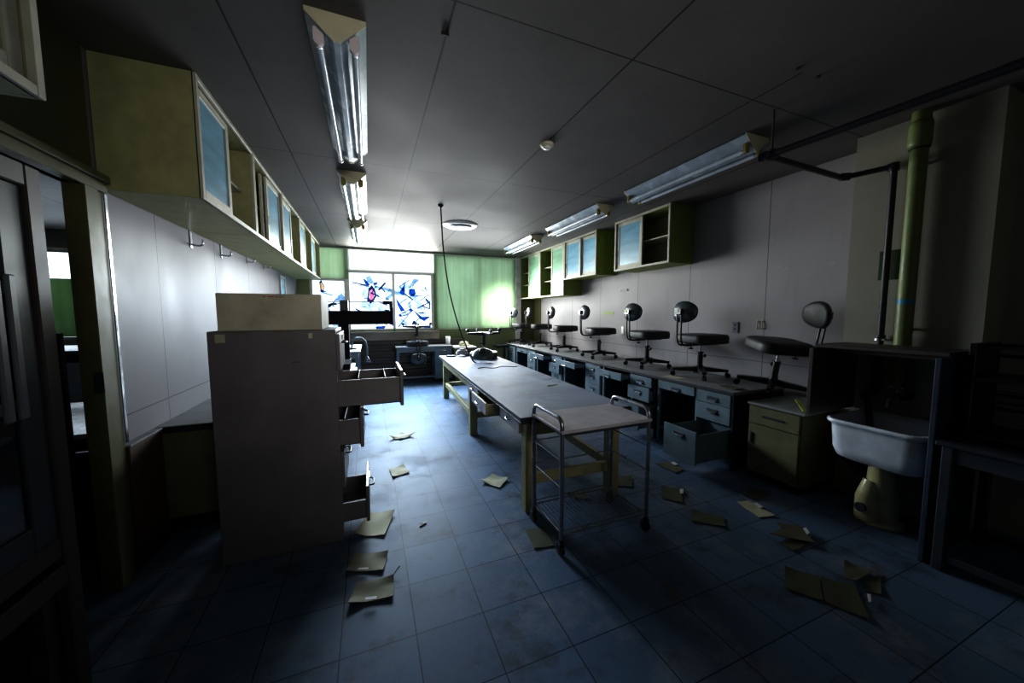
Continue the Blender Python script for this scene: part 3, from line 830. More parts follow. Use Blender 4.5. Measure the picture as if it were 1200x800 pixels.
for y0, y1, out in ((.13, .56, .01), (.64, 1.14, .11), (1.27, 1.70, .015)):
    m = MB(); x = .06 - out
    m.box(x - .018, x, y0, y1, TZ - .155, TZ - .052, .003); m.box(x, x + .4, y0 + .015, y0 + .027, TZ - .15, TZ - .07); m.box(x, x + .4, y1 - .027, y1 - .015, TZ - .15, TZ - .07)
    m.box(x, x + .4, y0 + .027, y1 - .027, TZ - .15, TZ - .143); m.box(x + .388, x + .4, y0 + .027, y1 - .027, TZ - .143, TZ - .07)
    dw = m.build('drawer', [mt['wood_cream'], mt['trolley_lit_drawer']], t)
    for p in dw.data.polygons:
        if p.normal.x < -.9 and p.center.x < x - .01: p.material_index = 1  # outer face coloured paler, light on the left side painted in
    m = MB(); yc = (y0 + y1) / 2
    m.tube([(x - .018, yc - .045, TZ - .10), (x - .036, yc - .035, TZ - .105), (x - .036, yc + .035, TZ - .105), (x - .018, yc + .045, TZ - .10)], .006, 8, fillet=.015); m.build('handle', mt['chrome'], dw)

# ---------------------------------------------------------------- steel desks along the right wall
def steel_desk(label, y_far, w, offs, extra=None):
    """front faces -X; local x runs towards the camera; offs = centre drawer, three pedestal drawers"""
    d, h = .70, .71
    t = thing('steel_desk', label, 'desk', (2.90, y_far, 0), RZ, 'grey steel desks along the right wall')
    g, top = mt['grey_steel'], mt['desk_top']
    m = MB(); m.box(.002, w - .002, 0, d, h - .028, h, .003); m.build('desktop', top, t)
    m = MB(); m.box(.0025, w - .0025, -.004, .0005, h - .03, h - .002, .001); m.build('edge_trim', mt['edge_dark'], t)
    m = MB(); m.box(.02, .05, .015, .045, 0, h - .03, .003); m.box(.02, .05, d - .045, d - .015, 0, h - .03, .003); m.box(.025, .045, .045, d - .045, .12, .15)
    m.box(.025, .040, .045, d - .045, h - .14, h - .03); m.build('leg_frame', g, t)
    px = w - .40
    m = MB(); m.box(w - .028, w - .008, .012, d - .01, .0, h - .03, .003); m.build('side_panel', mt['dark_steel'], t)
    m = MB(); m.box(px, px + .018, .018, d - .02, .10, h - .03); m.build('pedestal_wall', g, t)
    m = MB(); m.box(.05, w - .03, d - .03, d - .018, .18, h - .03); m.build('modesty_panel', mt['dark_steel'], t)
    m = MB(); m.box(px + .018, w - .028, .018, d - .02, .09, .10); m.build('pedestal_floor', g, t)
    def drawer(x0, x1, z0, z1, out, dp, lab=True):
        m = MB()
        y = -out
        m.box(x0, x1, y + .004, y + .022, z0, z1, .003)
        m.box(x0 + .014, x0 + .018, y + .022, y + dp, z0 + .012, z1 - .03); m.box(x1 - .018, x1 - .014, y + .022, y + dp, z0 + .012, z1 - .03)
        m.box(x0 + .018, x1 - .018, y + .022, y + dp, z0 + .012, z0 + .016); m.box(x0 + .014, x1 - .014, y + dp, y + dp + .004, z0 + .012, z1 - .03)
        dw = m.build('drawer', g, t)
        xc = (x0 + x1) / 2
        m = MB(); m.box(xc - .055, xc + .055, y - .004, y + .004, z1 - .075, z1 - .045, .003); m.build('handle_recess', mt['dark_steel'], dw)
        m = MB(); m.box(xc - .05, xc + .05, y - .016, y - .004, z1 - .076, z1 - .066, .003); m.box(xc + .0, xc + .042, y - .012, y - .003, z1 - .09, z1 - .066, .002); m.build('handle', mt['chrome'], dw)
    drawer(.055, px - .004, h - .125, h - .036, offs[0], .42)
    z = [h - .036, h - .15, h - .315, .10]
    for i in range(3):
        drawer(px + .02, w - .032, z[i + 1] + .004, z[i], offs[i + 1], .48)
    return t
dl = ['first grey steel desk beside the cream cupboard, bottom drawer pulled far out', 'second grey steel desk from the sink, with its shallow top drawer and lower drawer ajar',
      'third grey steel desk from the sink, shallow top drawer pulled open', 'fourth grey steel desk from the sink, middle drawer ajar',
      'fifth grey steel desk from the sink, all its drawers shut', 'last small grey steel desk by the window corner']
bounds = [(2.965, .905), (3.95, .985), (4.985, 1.035), (5.996, 1.01), (6.99, .994), (7.62, .63)]
offsets = [(0, 0, 0, .40), (.14, .03, .06, .20), (.17, 0, 0, 0), (.15, .0, .05, 0), (0, 0, 0, 0), (0, 0, 0, 0)]
for l, (yf, w), o in zip(dl, bounds, offsets):
    steel_desk(l, yf, w, o)
t = thing('tray_stand', 'small dark stand at the end of the desk row near the window', 'stand', (2.72, 7.35, 0))
m = MB(); m.box(-.16, .14, -.12, .12, .64, .70, .004); m.build('top', mt['black_metal'], t)
m = MB(); m.box(.04, .075, -.02, .02, .02, .64, .003); m.build('post', mt['black_metal'], t)
m = MB(); m.box(-.12, .12, -.1, .1, 0, .02, .003); m.build('foot', mt['black_metal'], t)

# ---------------------------------------------------------------- cream cupboard
t = thing('cream_cupboard', 'yellowish cream cupboard with one drawer and a door between desk and sink', 'cupboard', (2.95, 1.965, 0), RZ)
w, d, h = .40, .60, .655
m = MB(); m.box(0, w, .012, d, .07, h - .02, .003); m.build('body', mt['olive'], t)
m = MB(); m.box(-.008, w + .02, -.006, d, h - .02, h, .003); m.build('top', mt['desk_top'], t)
m = MB(); m.box(.02, w - .02, .06, d - .02, 0, .07); m.build('plinth', mt['black'], t)
m = MB(); m.box(.012, w - .012, -.006, .012, h - .17, h - .03, .003); dw = m.build('drawer', mt['cupboard'], t)
m = MB(); m.box(.12, .28, -.016, -.006, h - .105, h - .09, .003); m.build('handle', mt['dark_steel'], dw)
m = MB(); m.box(.012, w - .012, -.006, .012, .08, h - .178, .003); dr = m.build('door', mt['cupboard'], t)
m = MB(); m.box(.035, .05, -.018, -.006, h - .34, h - .25, .003); m.build('handle', mt['dark_steel'], dr)

# ---------------------------------------------------------------- typist chairs
def build_chair(label, group, flip=False, folded=False, stickers=(), loc=(0, 0, 0), rz=0, spin=0.0):
    """front faces local +Y, casters on z = 0; flip turns it upside down onto its seat"""
    t = thing('typist_chair', label, 'chair', loc, rz, group)
    top = .465
    xf = (lambda v: Vector((v.x, -v.y, top - v.z))) if flip else None
    arms = [R(45 + 90 * i) + spin for i in range(4)]
    m = MB()
    for a in arms:
        dx, dy = cos(a), sin(a); nx, ny = -dy, dx
        rings = []
        for r, w, z0, z1 in ((.02, .030, .060, .112), (.14, .026, .060, .100), (.27, .020, .062, .088)):
            rings.append([Vector((dx * r + nx * s * w, dy * r + ny * s * w, z)) for s, z in ((-1, z0), (1, z0), (1, z1), (-1, z1))])
        m.loft(rings, 0, False)
    m.cyl((0, 0, .055), (0, 0, .125), .034, 16)
    m.build('star_base', mt['black_metal'], t, xf)
    for a in arms:
        p = Vector((cos(a) * .255, sin(a) * .255, 0)); q = Vector((-sin(a), cos(a), 0)); e = Vector((cos(a), sin(a), 0)) * .012
        m = MB()
        m.cyl(p + Vector((0, 0, .04)), p + Vector((0, 0, .07)), .008, 8)
        m.box(-.014, .014, -.012, .012, .036, .05, .003, mat=Matrix.Translation(p) @ Matrix.Rotation(a, 4, 'Z'))
        for s in (-1, 1): m.cyl(p + e + q * (.005 * s) + Vector((0, 0, .026)), p + e + q * (.018 * s) + Vector((0, 0, .026)), .026, 14)
        m.build('caster', mt['black'], t, xf)
    m = MB(); m.cyl((0, 0, .12), (0, 0, .27), .027, 16); m.cyl((0, 0, .262), (0, 0, .275), .031, 16); m.build('column_sleeve', mt['black_metal'], t, xf)
    m = MB(); m.cyl((0, 0, .27), (0, 0, .36), .0125, 12); m.build('column_rod', mt['chrome'], t, xf)
    m = MB(); m.cyl((.026, 0, .235), (.055, 0, .235), .006, 8); m.cyl((.05, 0, .235), (.064, 0, .235), .017, 12); m.build('height_knob', mt['black'], t, xf)
    m = MB(); m.loft([rrect(0, .02, .24, .24, .04, .352), rrect(0, .02, .26, .26, .05, .366)], 0, False)
    m.box(-.03, .03, -.20, .02, .345, .356, .002); m.build('seat_plate', mt['black_metal'], t, xf)
    m = MB(); m.cyl((0, -.135, .315), (0, -.135, .346), .006, 8); m.cyl((0, -.135, .305), (0, -.135, .318), .022, 12); m.build('back_knob', mt['black'], t, xf)
    m = MB()
    rings = []
    for s, z in ((.90, .366), (.985, .372), (1.0, .385), (1.0, .432), (.975, .452), (.90, .461), (.6, .464), (.2, .465)):
        rings.append(rrect(0, .02, .425 * s, .405 * s, .11 * s, z, 7))
    m.loft(rings); m.build('seat', mt['vinyl'], t, xf)
    # back rest: rods, bracket, metal shell, cushion
    if folded:
        cy, cz, th = -.40, .345, R(52)
    else:
        cy, cz, th = -.265, .70, R(-6)
    rot = Matrix.Translation((0, cy, cz)) @ Matrix.Rotation(th, 4, 'X')
    m = MB()
    for s in (-1, 1):
        if folded:
            pts = [(s * .022, -.05, .352), (s * .025, -.22, .348), (s * .028, -.34, .352), (s * .028, -.40, .36)]
        else:
            pts = [(s * .022, -.03, .352), (s * .022, -.20, .345), (s * .027, -.275, .352), (s * .027, -.295, .42), (s * .027, -.30, .70)]
        m.tube(pts, .0085, 8, fillet=.07)
    m.build('back_rods', mt['black_metal'], t, xf)
    def oval(s, k):
        a = 2 * pi * k / 28
        c, n = cos(a), sin(a)
        x = .158 * s * math.copysign(abs(c) ** .8, c); z = .115 * s * math.copysign(abs(n) ** .8, n)
        return x, z * (1 - .10 * (abs(x) / .158))
    def dish(prof, mat_, name, par=None):
        m = MB(); rings = []
        for s, dy in prof:
            ring = []
            for k in range(28):
                x, z = oval(s, k)
                ring.append(rot @ Vector((x, dy + 1.15 * x * x, z)))
            rings.append(ring)
        m.loft(rings); return m.build(name, mat_, t, xf)
    dish(((.05, -.034), (.3, -.032), (.6, -.026), (.85, -.014), (.97, -.002), (1.0, .008)), mt['shell'], 'backrest_shell')
    dish(((.985, .008), (1.0, .016), (.96, .030), (.8, .040), (.4, .044), (.05, .045)), mt['vinyl'], 'backrest_cushion')
    m = MB()
    m.box(-.045, .045, -.062, -.028, -.035, .025, .004, mat=rot); m.build('back_bracket', mt['black_metal'], t, xf)
    for mm in stickers:
        m = MB(); m.box(-.042, .012, -.066, -.0625, -.012, .032, .001, mat=rot); tag(m.build('sticker', mt[mm], t, xf), 'small sticker on the backrest bracket')
    return t
grC = 'typist chairs standing on the desk row'
c6 = build_chair('chair on the first grey desk, white sticker behind its backrest', grC, stickers=('tabwhite',), loc=(3.30, 2.744, .71), rz=RZ - R(4), spin=R(8))
c5 = build_chair('chair on the second grey desk, green sticker behind its backrest', grC, stickers=('green_tape',), loc=(3.30, 3.53, .71), rz=RZ - R(4), spin=R(-6))
c4 = build_chair('chair on the third grey desk, fourth counted from the window', grC, loc=(3.30, 4.56, .71), rz=RZ - R(14), spin=R(4))
dup(c4, (3.30, 5.62, .71), RZ - R(16), 'chair on the fourth grey desk, third counted from the window')
dup(c4, (3.30, 6.60, .71), RZ - R(16), 'chair on the fifth grey desk, second counted from the window')
dup(c4, (3.18, 7.32, .71), RZ + R(14), 'chair on the last small desk, nearest the window')
c7 = build_chair('chair tilted across desk and cream cupboard, its back turned to the sink', grC, loc=(3.30, 1.985, .688), rz=R(60), spin=R(12))
c7.matrix_world = Matrix.Translation((3.29, 2.0, .704)) @ Matrix.Rotation(R(7.5), 4, 'X') @ Matrix.Rotation(R(60), 4, 'Z')
build_chair('chair turned upside down on the long middle table, casters in the air', 'upturned typist chairs', flip=True, folded=True, loc=(1.64, 5.24, .701), rz=R(160), spin=R(20))
build_chair('chair turned upside down on the back desk, backrest hanging below the edge', 'upturned typist chairs', flip=True, loc=(.87, 7.24, .751), rz=R(178), spin=R(45))

# ---------------------------------------------------------------- trolley
t = thing('trolley', 'steel tube serving trolley with a flat top at the near end of the long table', 'trolley', (.985, 1.69, 0))
W, D = .625, .365
for x in (0, W):
    m = MB(); m.tube([(x, 0, .08), (x, 0, .805), (x, D, .805), (x, D, .08)], .0125, 10, fillet=.055); m.build('tube_frame', mt['tube_steel'], t)
m = MB(); m.box(-.012, W + .012, -.02, D + .02, .722, .742, .004, mat=Matrix.Identity(4)); m.build('tabletop', mt['trolley_lit_drawer'], t)
for y in (.0, D - .016):
    m = MB(); m.box(.014, W - .014, y, y + .016, .70, .722, .002); m.build('top_rail', mt['dark_steel'], t)
m = MB()
for y in (.0, D): m.tube([(.012, y, .12), (W - .012, y, .12)], .006, 8); m.tube([(.012, y, .145), (W - .012, y, .145)], .004, 8)
for k in range(1, 24): m.tube([(W * k / 24, 0, .122), (W * k / 24, D, .122)], .0025, 5)
for x in (.012, W - .012): m.tube([(x, 0, .12), (x, D, .12)], .005, 8)
m.build('wire_shelf', mt['tube_steel'], t)
for z in (.40, .56):
    m = MB()
    for x in (0, W): m.tube([(x, .01, z), (x, D - .01, z)], .0045, 8)
    m.tube([(.01, D, z), (W - .01, D, z)], .0045, 8)
    m.build('guard_wire', mt['tube_steel'], t)
for x in (0, W):
    for y in (0, D):
        m = MB(); m.cyl((x, y, .076), (x, y, .095), .015, 10); m.box(x - .017, x + .017, y - .018, y + .018, .068, .078, .003)
        for s in (-1, 1): m.box(x + s * .0155 - .0015, x + s * .0155 + .0015, y - .010, y + .020, .024, .069)
        c = m.build('caster', mt['dark_steel'], t)
        m = MB(); m.cyl((x - .011, y + .006, .033), (x + .011, y + .006, .033), .033, 20); m.build('wheel', mt['black'], c)

# ---------------------------------------------------------------- back desk and things on it
t = thing('steel_desk', 'grey desk standing alone in front of the window, an upturned chair on it', 'desk', (.45, 7.06, 0))
w, d, h = 1.10, .42, .75
m = MB(); m.box(0, w, 0, d, h - .03, h, .003); m.build('desktop', mt['desk_top'], t)
m = MB(); m.box(.02, .06, .02, .06, 0, h - .03, .003); m.build('leg', mt['grey_steel'], t)
m = MB(); m.box(.02, .06, d - .06, d - .02, 0, h - .03, .003); m.build('leg', mt['grey_steel'], t)
m = MB(); m.box(.06, w - .36, .02, .04, h - .11, h - .03); m.build('rail', mt['grey_steel'], t)
m = MB(); m.box(.06, w - .36, .06, .08, .12, .15); m.build('foot_rail', mt['grey_steel'], t)
m = MB(); m.box(w - .36, w - .01, .03, d - .02, .08, h - .03, .003); m.build('pedestal', mt['grey_steel'], t)
for i, (z0, z1) in enumerate(((.57, .71), (.40, .56), (.09, .39))):
    m = MB(); m.box(w - .345, w - .025, .012, .03, z0, z1, .003); dw = m.build('drawer', mt['grey_steel'], t)
    m = MB(); m.box(w - .23, w - .14, .0, .012, z1 - .06, z1 - .045, .002); m.build('handle', mt['chrome'], dw)
t = thing('low_cabinet', 'small brown cabinet with a white top beside the lone window desk', 'cabinet', (1.57, 6.92, 0))
m = MB(); m.box(0, .43, 0, .5, 0, .695, .003); m.build('body', mt['olive'], t)
m = MB(); m.box(-.01, .44, -.01, .51, .695, .72, .003); m.build('top', mt['white_enamel'], t)
m = MB(); m.box(.02, .41, -.012, 0, .05, .67, .003); m.build('door', mt['brownwood'], t)
m = MB(); m.lathe([(.0, 0), (.042, 0), (.05, .17), (.046, .17), (.04, .01), (.0, .01)], (1.50, 7.30, .751), 24); tag(m.build('cup', mt['cup']), 'white paper cup standing on the lone window desk', 'cup')
random.seed(11)
m = MB(); rings = []
for s, z in ((.9, .0), (1.0, .02), (.95, .05), (.7, .085), (.3, .10)):
    rings.append([Vector((cos(2 * pi * k / 16) * .12 * s * random.uniform(.75, 1.2), sin(2 * pi * k / 16) * .08 * s * random.uniform(.8, 1.2), z * random.uniform(.75, 1.15))) for k in range(16)])
m.loft(rings, 0, False); o = m.build('crumpled_cloth', mt['paper']); o.location = (1.80, 7.12, .721); tag(o, 'pale crumpled cloth on the small brown cabinet', 'cloth')
# things at the far end of the long table
m = MB(); rings = []
for i in range(9):
    u = i / 8; rr = .055 * sin(pi * (u * .9 + .05)) ** .5
    rings.append([Vector((-.13 + .26 * u, cos(2 * pi * k / 14) * rr * 1.3, max(.001, .005 + rr + sin(2 * pi * k / 14) * rr + .012 * sin(u * 5)))) for k in range(14)])
m.loft(rings)
def stripes():
    mm, nt, bs = new_mat('striped_cloth')
    tc = N(nt, 'ShaderNodeTexCoord').outputs['Object']
    wv = N(nt, 'ShaderNodeTexWave'); wv.inputs['Scale'].default_value = 9; wv.bands_direction = 'Z'; wv.inputs['Distortion'].default_value = 1.5
    nt.links.new(tc, wv.inputs['Vector'])
    nt.links.new(mix_col(nt, math_node(nt, 'GREATER_THAN', wv.outputs['Fac'], .45), lin((70, 62, 66)), lin((214, 206, 206))), bs.inputs['Base Color'])
    bs.inputs['Roughness'].default_value = .8
    return mm
o = m.build('striped_bundle', stripes()); o.location = (1.41, 5.66, .701); o.rotation_euler = (0, 0, .25); tag(o, 'rolled striped cloth bundle at the far end of the long table', 'cloth')
m = MB(); m.box(-.07, .07, -.05, .05, 0, .022, .006); o = m.build('dark_pouch', mt['bluegrey']); o.location = (1.20, 5.62, .701); o.rotation_euler = (0, 0, -.3); tag(o, 'small dark blue pouch beside the striped bundle', 'pouch')
m = MB(); m.box(-.06, .06, -.004, .004, 0, .006, .002); o = m.build('pencil', mt['capcream']); o.location = (1.62, 2.98, .7005); o.rotation_euler = (0, 0, .2); tag(o, 'small pale stick lying on the near half of the long table', 'stick')
m = MB(); m.tube([(.55 * (k / 14) - .1, .05 * sin(k * .9), .004) for k in range(15)], .004, 6); o = m.build('loose_wire', mt['blacktape']); o.location = (1.35, 4.25, .701); tag(o, 'thin dark wire lying on the table beside the upturned chair', 'wire')
# hanging cable
t = thing('hanging_cable', 'black cable hanging in a curve from the ceiling down to the long table', 'cable', (.83, 4.33, HC))
m = MB()
pts = [(0, 0, 0), (.012, .02, -.20), (.03, .05, -.48), (.07, .08, -.80), (.11, .10, -1.02), (.20, .16, -1.34), (.30, .22, -1.60), (.39, .28, -1.80), (.47, .34, -1.945), (.52, .38, -1.978)]
m.tube(pts, .0085, 8, fillet=.12); m.build('cable', mt['blacktape'], t)
m = MB(); m.lathe([(.0, -.03), (.018, -.03), (.03, -.012), (.034, 0), (.0, 0)], (0, 0, 0), 16); m.build('ceiling_rose', mt['black'], t)

# ---------------------------------------------------------------- ceiling fittings
def light_fixture(label, group, x, y, L, sock, loc_z=HC):
    t = thing('light_fixture', label, 'lamp', (x, y, loc_z), 0, group)
    hw, ap, wz = .122, -.112, -.010
    m = MB()
    m.prism([(-.05, .02, 0), (.05, .02, 0), (.05, .02, -.02), (-.05, .02, -.02)], (0, L - .04, 0)); m.build('mounting_channel', mt['capcream'], t)
    m = MB()
    m.prism([(-hw, 0, wz), (-hw, 0, wz - .006), (-.012, 0, ap), (.012, 0, ap), (hw, 0, wz - .006), (hw, 0, wz)], (0, L, 0)); m.build('reflector', mt['reflector'], t)
    for yy in (-.008, L):
        m = MB(); m.prism([(-hw, yy, -.001), (-hw, yy, wz - .008), (-.014, yy, ap - .004), (.014, yy, ap - .004), (hw, yy, wz - .008), (hw, yy, -.001)], (0, .008, 0)); m.build('end_cap', mt['capcream'], t)
    for s in (-1, 1):
        tx, tz = s * .072, -.108
        for yy in (.015, L - .03):
            m = MB()
            ring = lambda y_: [Vector((tx + .021 * cos(a), y_, tz + .021 * sin(a))) for a in [pi + pi * k / 8 for k in range(9)]] + [Vector((tx + .021, y_, tz + .05)), Vector((tx - .021, y_, tz + .05))]
            m.loft([ring(yy), ring(yy + .022)], 0, False); m.build('lamp_socket', mt[sock], t)
        m = MB(); m.cyl((tx, .038, tz), (tx, L - .031, tz), .0155, 16); tb = m.build('fluorescent_tube', mt['tubeglass'], t)
        for ya in (.038, L - .051):
            m = MB(); m.cyl((tx, ya, tz), (tx, ya + .02, tz), .0162, 16); m.build('tube_cap', mt['chrome'], tb)
    return t
light_fixture('twin-tube ceiling light in the left row, nearest the camera', 'ceiling lights in the left row', -.095, 1.80, 1.33, 'socket_white')
light_fixture('twin-tube ceiling light in the left row, middle one', 'ceiling lights in the left row', -.11, 3.62, 1.33, 'socket_olive')
light_fixture('twin-tube ceiling light in the left row, nearest the window', 'ceiling lights in the left row', -.115, 5.40, 1.33, 'socket_olive')
light_fixture('twin-tube ceiling light in the right row, nearest the camera', 'ceiling lights in the right row', 2.67, 1.82, 1.30, 'socket_olive')
light_fixture('twin-tube ceiling light in the right row, middle one', 'ceiling lights in the right row', 2.64, 3.58, 1.30, 'socket_olive')
light_fixture('twin-tube ceiling light in the right row, nearest the window', 'ceiling lights in the right row', 2.61, 5.36, 1.25, 'socket_olive')
t = thing('ceiling_plate', 'flat grey plate on the ceiling at top right where a light was taken down', 'plate', (2.22, .0, HC))
m = MB(); m.box(-.10, .10, .0, 1.27, -.006, -.0005, .001); m.build('plate', mt['ceiling'], t)
for x, y in ((-.085, 1.255), (.09, 1.255)):
    m = MB(); m.cyl((x, y, -.012), (x, y, -.005), .010, 10); m.build('screw', mt['black'], t)
t = thing('smoke_detector', 'small round smoke detector on the ceiling above the long table', 'detector', (1.30, 2.50, HC))
m = MB(); m.lathe([(.0, 0), (.052, 0), (.052, -.012), (.045, -.022), (.0, -.022)], (0, 0, 0), 24); m.build('base', mt['capcream'], t)
m = MB(); m.lathe([(.0, -.022), (.03, -.022), (.026, -.038), (.0, -.04)], (0, 0, 0), 20); m.build('sensor', mt['white_enamel'], t)
t = thing('ceiling_vent', 'round metal air diffuser on the ceiling near the hanging cable', 'vent', (1.275, 5.17, HC))
m = MB(); m.lathe([(.14, 0), (.255, 0), (.25, -.012), (.205, -.035), (.165, -.02), (.14, -.004)], (0, 0, 0), 40, cap0=False, cap1=False); m.build('ring', mt['alu'], t)
m = MB(); m.lathe([(.0, -.005), (.14, -.003), (.16, -.012), (.165, -.03), (.10, -.045), (.0, -.05)], (0, 0, 0), 36); m.build('disc', mt['reflector'], t)
m = MB(); m.lathe([(.0, -.001), (.20, -.001), (.20, -.003), (.0, -.003)], (0, 0, 0), 30); m.build('throat', mt['black'], t)
t = thing('cable_clip', 'small black clip on the ceiling joint at the top edge', 'clip', (.365, 1.72, HC))
m = MB(); m.box(-.018, .018, -.006, .006, -.014, 0, .003); m.build('clip', mt['black'], t)

# ---------------------------------------------------------------- pipes on the right
t = thing('drain_pipe', 'thick pale green vertical pipe with a blue band above the sink', 'pipe', (3.345, 1.215, 0))
m = MB(); m.cyl((0, 0, .90), (0, 0, 2.46), .043, 20); m.build('pipe', mt['pipe_green'], t)
m = MB(); m.lathe([(.045, 2.46), (.052, 2.46), (.056, 2.49), (.056, 2.60), (.05, 2.63), (.0, 2.63)], (0, 0, 0), 20); m.cyl((0, 0, 2.62), (0, 0, HC), .046, 20); m.build('collar', mt['pipe_green'], t)
m = MB(); m.cyl((0, 0, 2.452), (0, 0, 2.462), .0475, 20); m.build('joint_ring', mt['black'], t)
m = MB(); m.cyl((0, 0, 1.455), (0, 0, 1.485), .0435, 20); m.build('band', mt['blue_band'], t)
m = MB(); m.box(.0, .075, -.012, .012, 2.36, 2.375, .002); m.box(.0, .075, -.012, .012, 1.28, 1.295, .002); m.build('wall_bracket', mt['black_metal'], t)
t = thing('water_pipe', 'dark iron pipe running under the ceiling, turning and dropping into the sink', 'pipe', (0, 0, 0))
m = MB(); m.tube([(2.67, YF + .01, 2.40), (2.395, 1.56, 2.40)], .02, 12); m.build('ceiling_run', mt['pipe_dark'], t)
m = MB(); m.tube([(2.395, 1.56, 2.40), (3.30, 1.595, 2.40), (3.375, 1.34, 2.40), (3.375, 1.34, .84), (3.33, 1.40, .80), (3.28, 1.34, .78), (3.24, 1.30, .58)], .019, 10, fillet=.05)
m.build('branch', mt['pipe_dark'], t)
m = MB()
for p, q in (((3.27, 1.592, 2.40), (3.32, 1.56, 2.40)), ((3.375, 1.37, 2.40), (3.375, 1.33, 2.40)), ((3.375, 1.34, 2.42), (3.375, 1.34, 2.37)), ((3.375, 1.34, 1.24), (3.375, 1.34, 1.20)), ((2.37, 1.56, 2.40), (2.43, 1.562, 2.40)), ((2.38, 1.60, 2.40), (2.41, 1.50, 2.40))):
    m = MB(); m.cyl(p, q, .027, 14); m.build('fitting', mt['pipe_dark'], t)
m = MB(); m.cyl((2.44, 1.56, 2.41), (2.44, 1.56, HC), .006, 8); m.cyl((2.44, 1.56, 2.40), (2.44, 1.56, 2.45), .016, 10); m.build('hanger_rod', mt['pipe_dark'], t)
m = MB(); m.cyl((3.375, 1.34, 1.20), (3.375, 1.34, 1.215), .034, 14); m.build('wall_clip', mt['chrome'], t)
m = MB(); m.box(3.412, 3.419, 1.262, 1.396, 1.63, 1.835, .002); tag(m.build('wall_plate', mt['dark_green']), 'dark green square plate on the wall behind the green pipe', 'plate')
# faucet
t = thing('faucet', 'old wall faucet behind the sink below the green pipe', 'faucet', (3.42, 1.225, .83))
m = MB(); m.cyl((-.002, 0, 0), (-.012, 0, 0), .03, 16); m.tube([(-.01, 0, 0), (-.10, 0, 0), (-.14, .01, -.015), (-.15, .015, -.08)], .014, 10, fillet=.03); m.build('spout', mt['tube_steel'], t)
m = MB(); m.cyl((-.07, 0, .01), (-.07, 0, .05), .011, 10); m.tube([(-.07, -.035, .055), (-.07, .035, .055)], .008, 8); m.build('tap_handle', mt['tube_steel'], t)
m = MB(); m.tube([(-.012, -.05, .03), (-.012, -.05, -.02), (-.012, 0, -.02)], .014, 8, fillet=.02); m.build('feed_pipe', mt['pipe_dark'], t)

# ---------------------------------------------------------------- sink and its surround
t = thing('sink', 'white ceramic trough sink on a yellowed pedestal trap', 'sink', (3.10, 1.145, 0))
m = MB()
def ring(w, d, r, z, dx=0): return rrect(dx, 0, d, w, r, z, 6)
m.loft([ring(.36, .38, .08, .425, .02), ring(.42, .44, .09, .445, .012), ring(.445, .475, .09, .50, .004), ring(.45, .49, .08, .64), ring(.455, .50, .08, .665),
        ring(.485, .53, .085, .672), ring(.495, .54, .09, .685), ring(.485, .53, .085, .696), ring(.44, .485, .07, .695),
        ring(.42, .46, .07, .66), ring(.395, .43, .07, .50, .005), ring(.32, .34, .07, .475, .015)], 0, True, True, True)
m.build('basin', mt['ceramic'], t)
m = MB(); m.lathe([(.0, .4755), (.026, .4755), (.026, .48), (.0, .48)], (.02, 0, 0), 16); m.build('drain', mt['chrome'], t)
m = MB()
m.tube([(.0, .03, .43), (.0, .03, .36), (.02, .03, .26), (.04, .03, .16), (.035, .03, .05), (.035, .03, .0)], [.052, .062, .074, .085, .088, .09], 18)
m.tube([(-.02, .06, .28), (-.045, .07, .17), (-.03, .06, .03)], [.045, .06, .075], 14)
m.lathe([(.0, 0), (.125, 0), (.125, .02), (.10, .035), (.0, .04)], (.03, .03, 0), 24); m.build('pedestal_trap', mt['ceramic_old'], t)
m = MB(); m.cyl((-.085, .07, .11), (-.118, .075, .11), .03, 14); m.build('trap_plug', mt['dark_steel'], t)
m = MB()
m.prism([(.315, .19, .42), (-.12, .19, .42), (.315, .19, .14)], (0, .02, 0)); m.build('wall_bracket', mt['black_metal'], t)
t = thing('sink_surround', 'dark wooden splash surround with a shelf around the sink', 'surround', (0, 0, 0))
m = MB(); m.box(2.86, 3.415, 1.475, 1.50, .68, 1.155, .003); m.build('side_panel', mt['darkwood'], t)
m = MB(); m.box(2.83, 3.415, .872, .895, .0, 1.155, .003); tag(m.build('side_panel', mt['bluegrey'], t), 'blue-grey full height side panel')
m = MB(); m.box(2.92, 3.29, .872, 1.50, 1.156, 1.18, .003); m.build('shelf', mt['darkwood'], t)
m = MB(); m.box(3.0, 3.03, .896, 1.474, 1.125, 1.155, .003); m.build('shelf_rail', mt['darkwood'], t)

# ---------------------------------------------------------------- dark desk at the right edge
t = thing('dark_desk', 'dark steel desk at the right edge in front of the sink surround', 'desk', (0, 0, 0))
x0, x1, y0, y1, h = 2.80, 3.40, -.35, .86, .715
m = MB(); m.box(x0, x1, y0, y1, h - .025, h, .004); m.build('desktop', mt['dark_steel'], t)
m = MB(); m.box(x0 + .03, x0 + .05, y0 + .05, y1 - .05, h - .11, h - .026); m.box(x1 - .05, x1 - .03, y0 + .05, y1 - .05, h - .11, h - .026)
m.box(x0 + .05, x1 - .05, y1 - .05, y1 - .03, h - .11, h - .026); m.build('apron', mt['dark_steel'], t)
for lx_ in (x0 + .02, x1 - .06):
    for ly in (y0 + .02, y1 - .06):
        m = MB(); m.box(lx_, lx_ + .04, ly, ly + .04, .0, h - .026, .004); m.build('leg', mt['dark_steel'], t)
m = MB(); m.box(x0 + .03, x0 + .05, y0 + .06, y1 - .061, .06, .10, .003); m.box(x1 - .05, x1 - .03, y0 + .06, y1 - .061, .06, .10, .003); m.build('foot_rail', mt['dark_steel'], t)
t = thing('desk_rack', 'open dark shelf rack standing on the dark desk at the right edge', 'rack', (0, 0, h))
m = MB()
m.box(2.98, 3.30, .80, .825, 0, .52, .003); m.build('side_frame', mt['black_metal'], t)
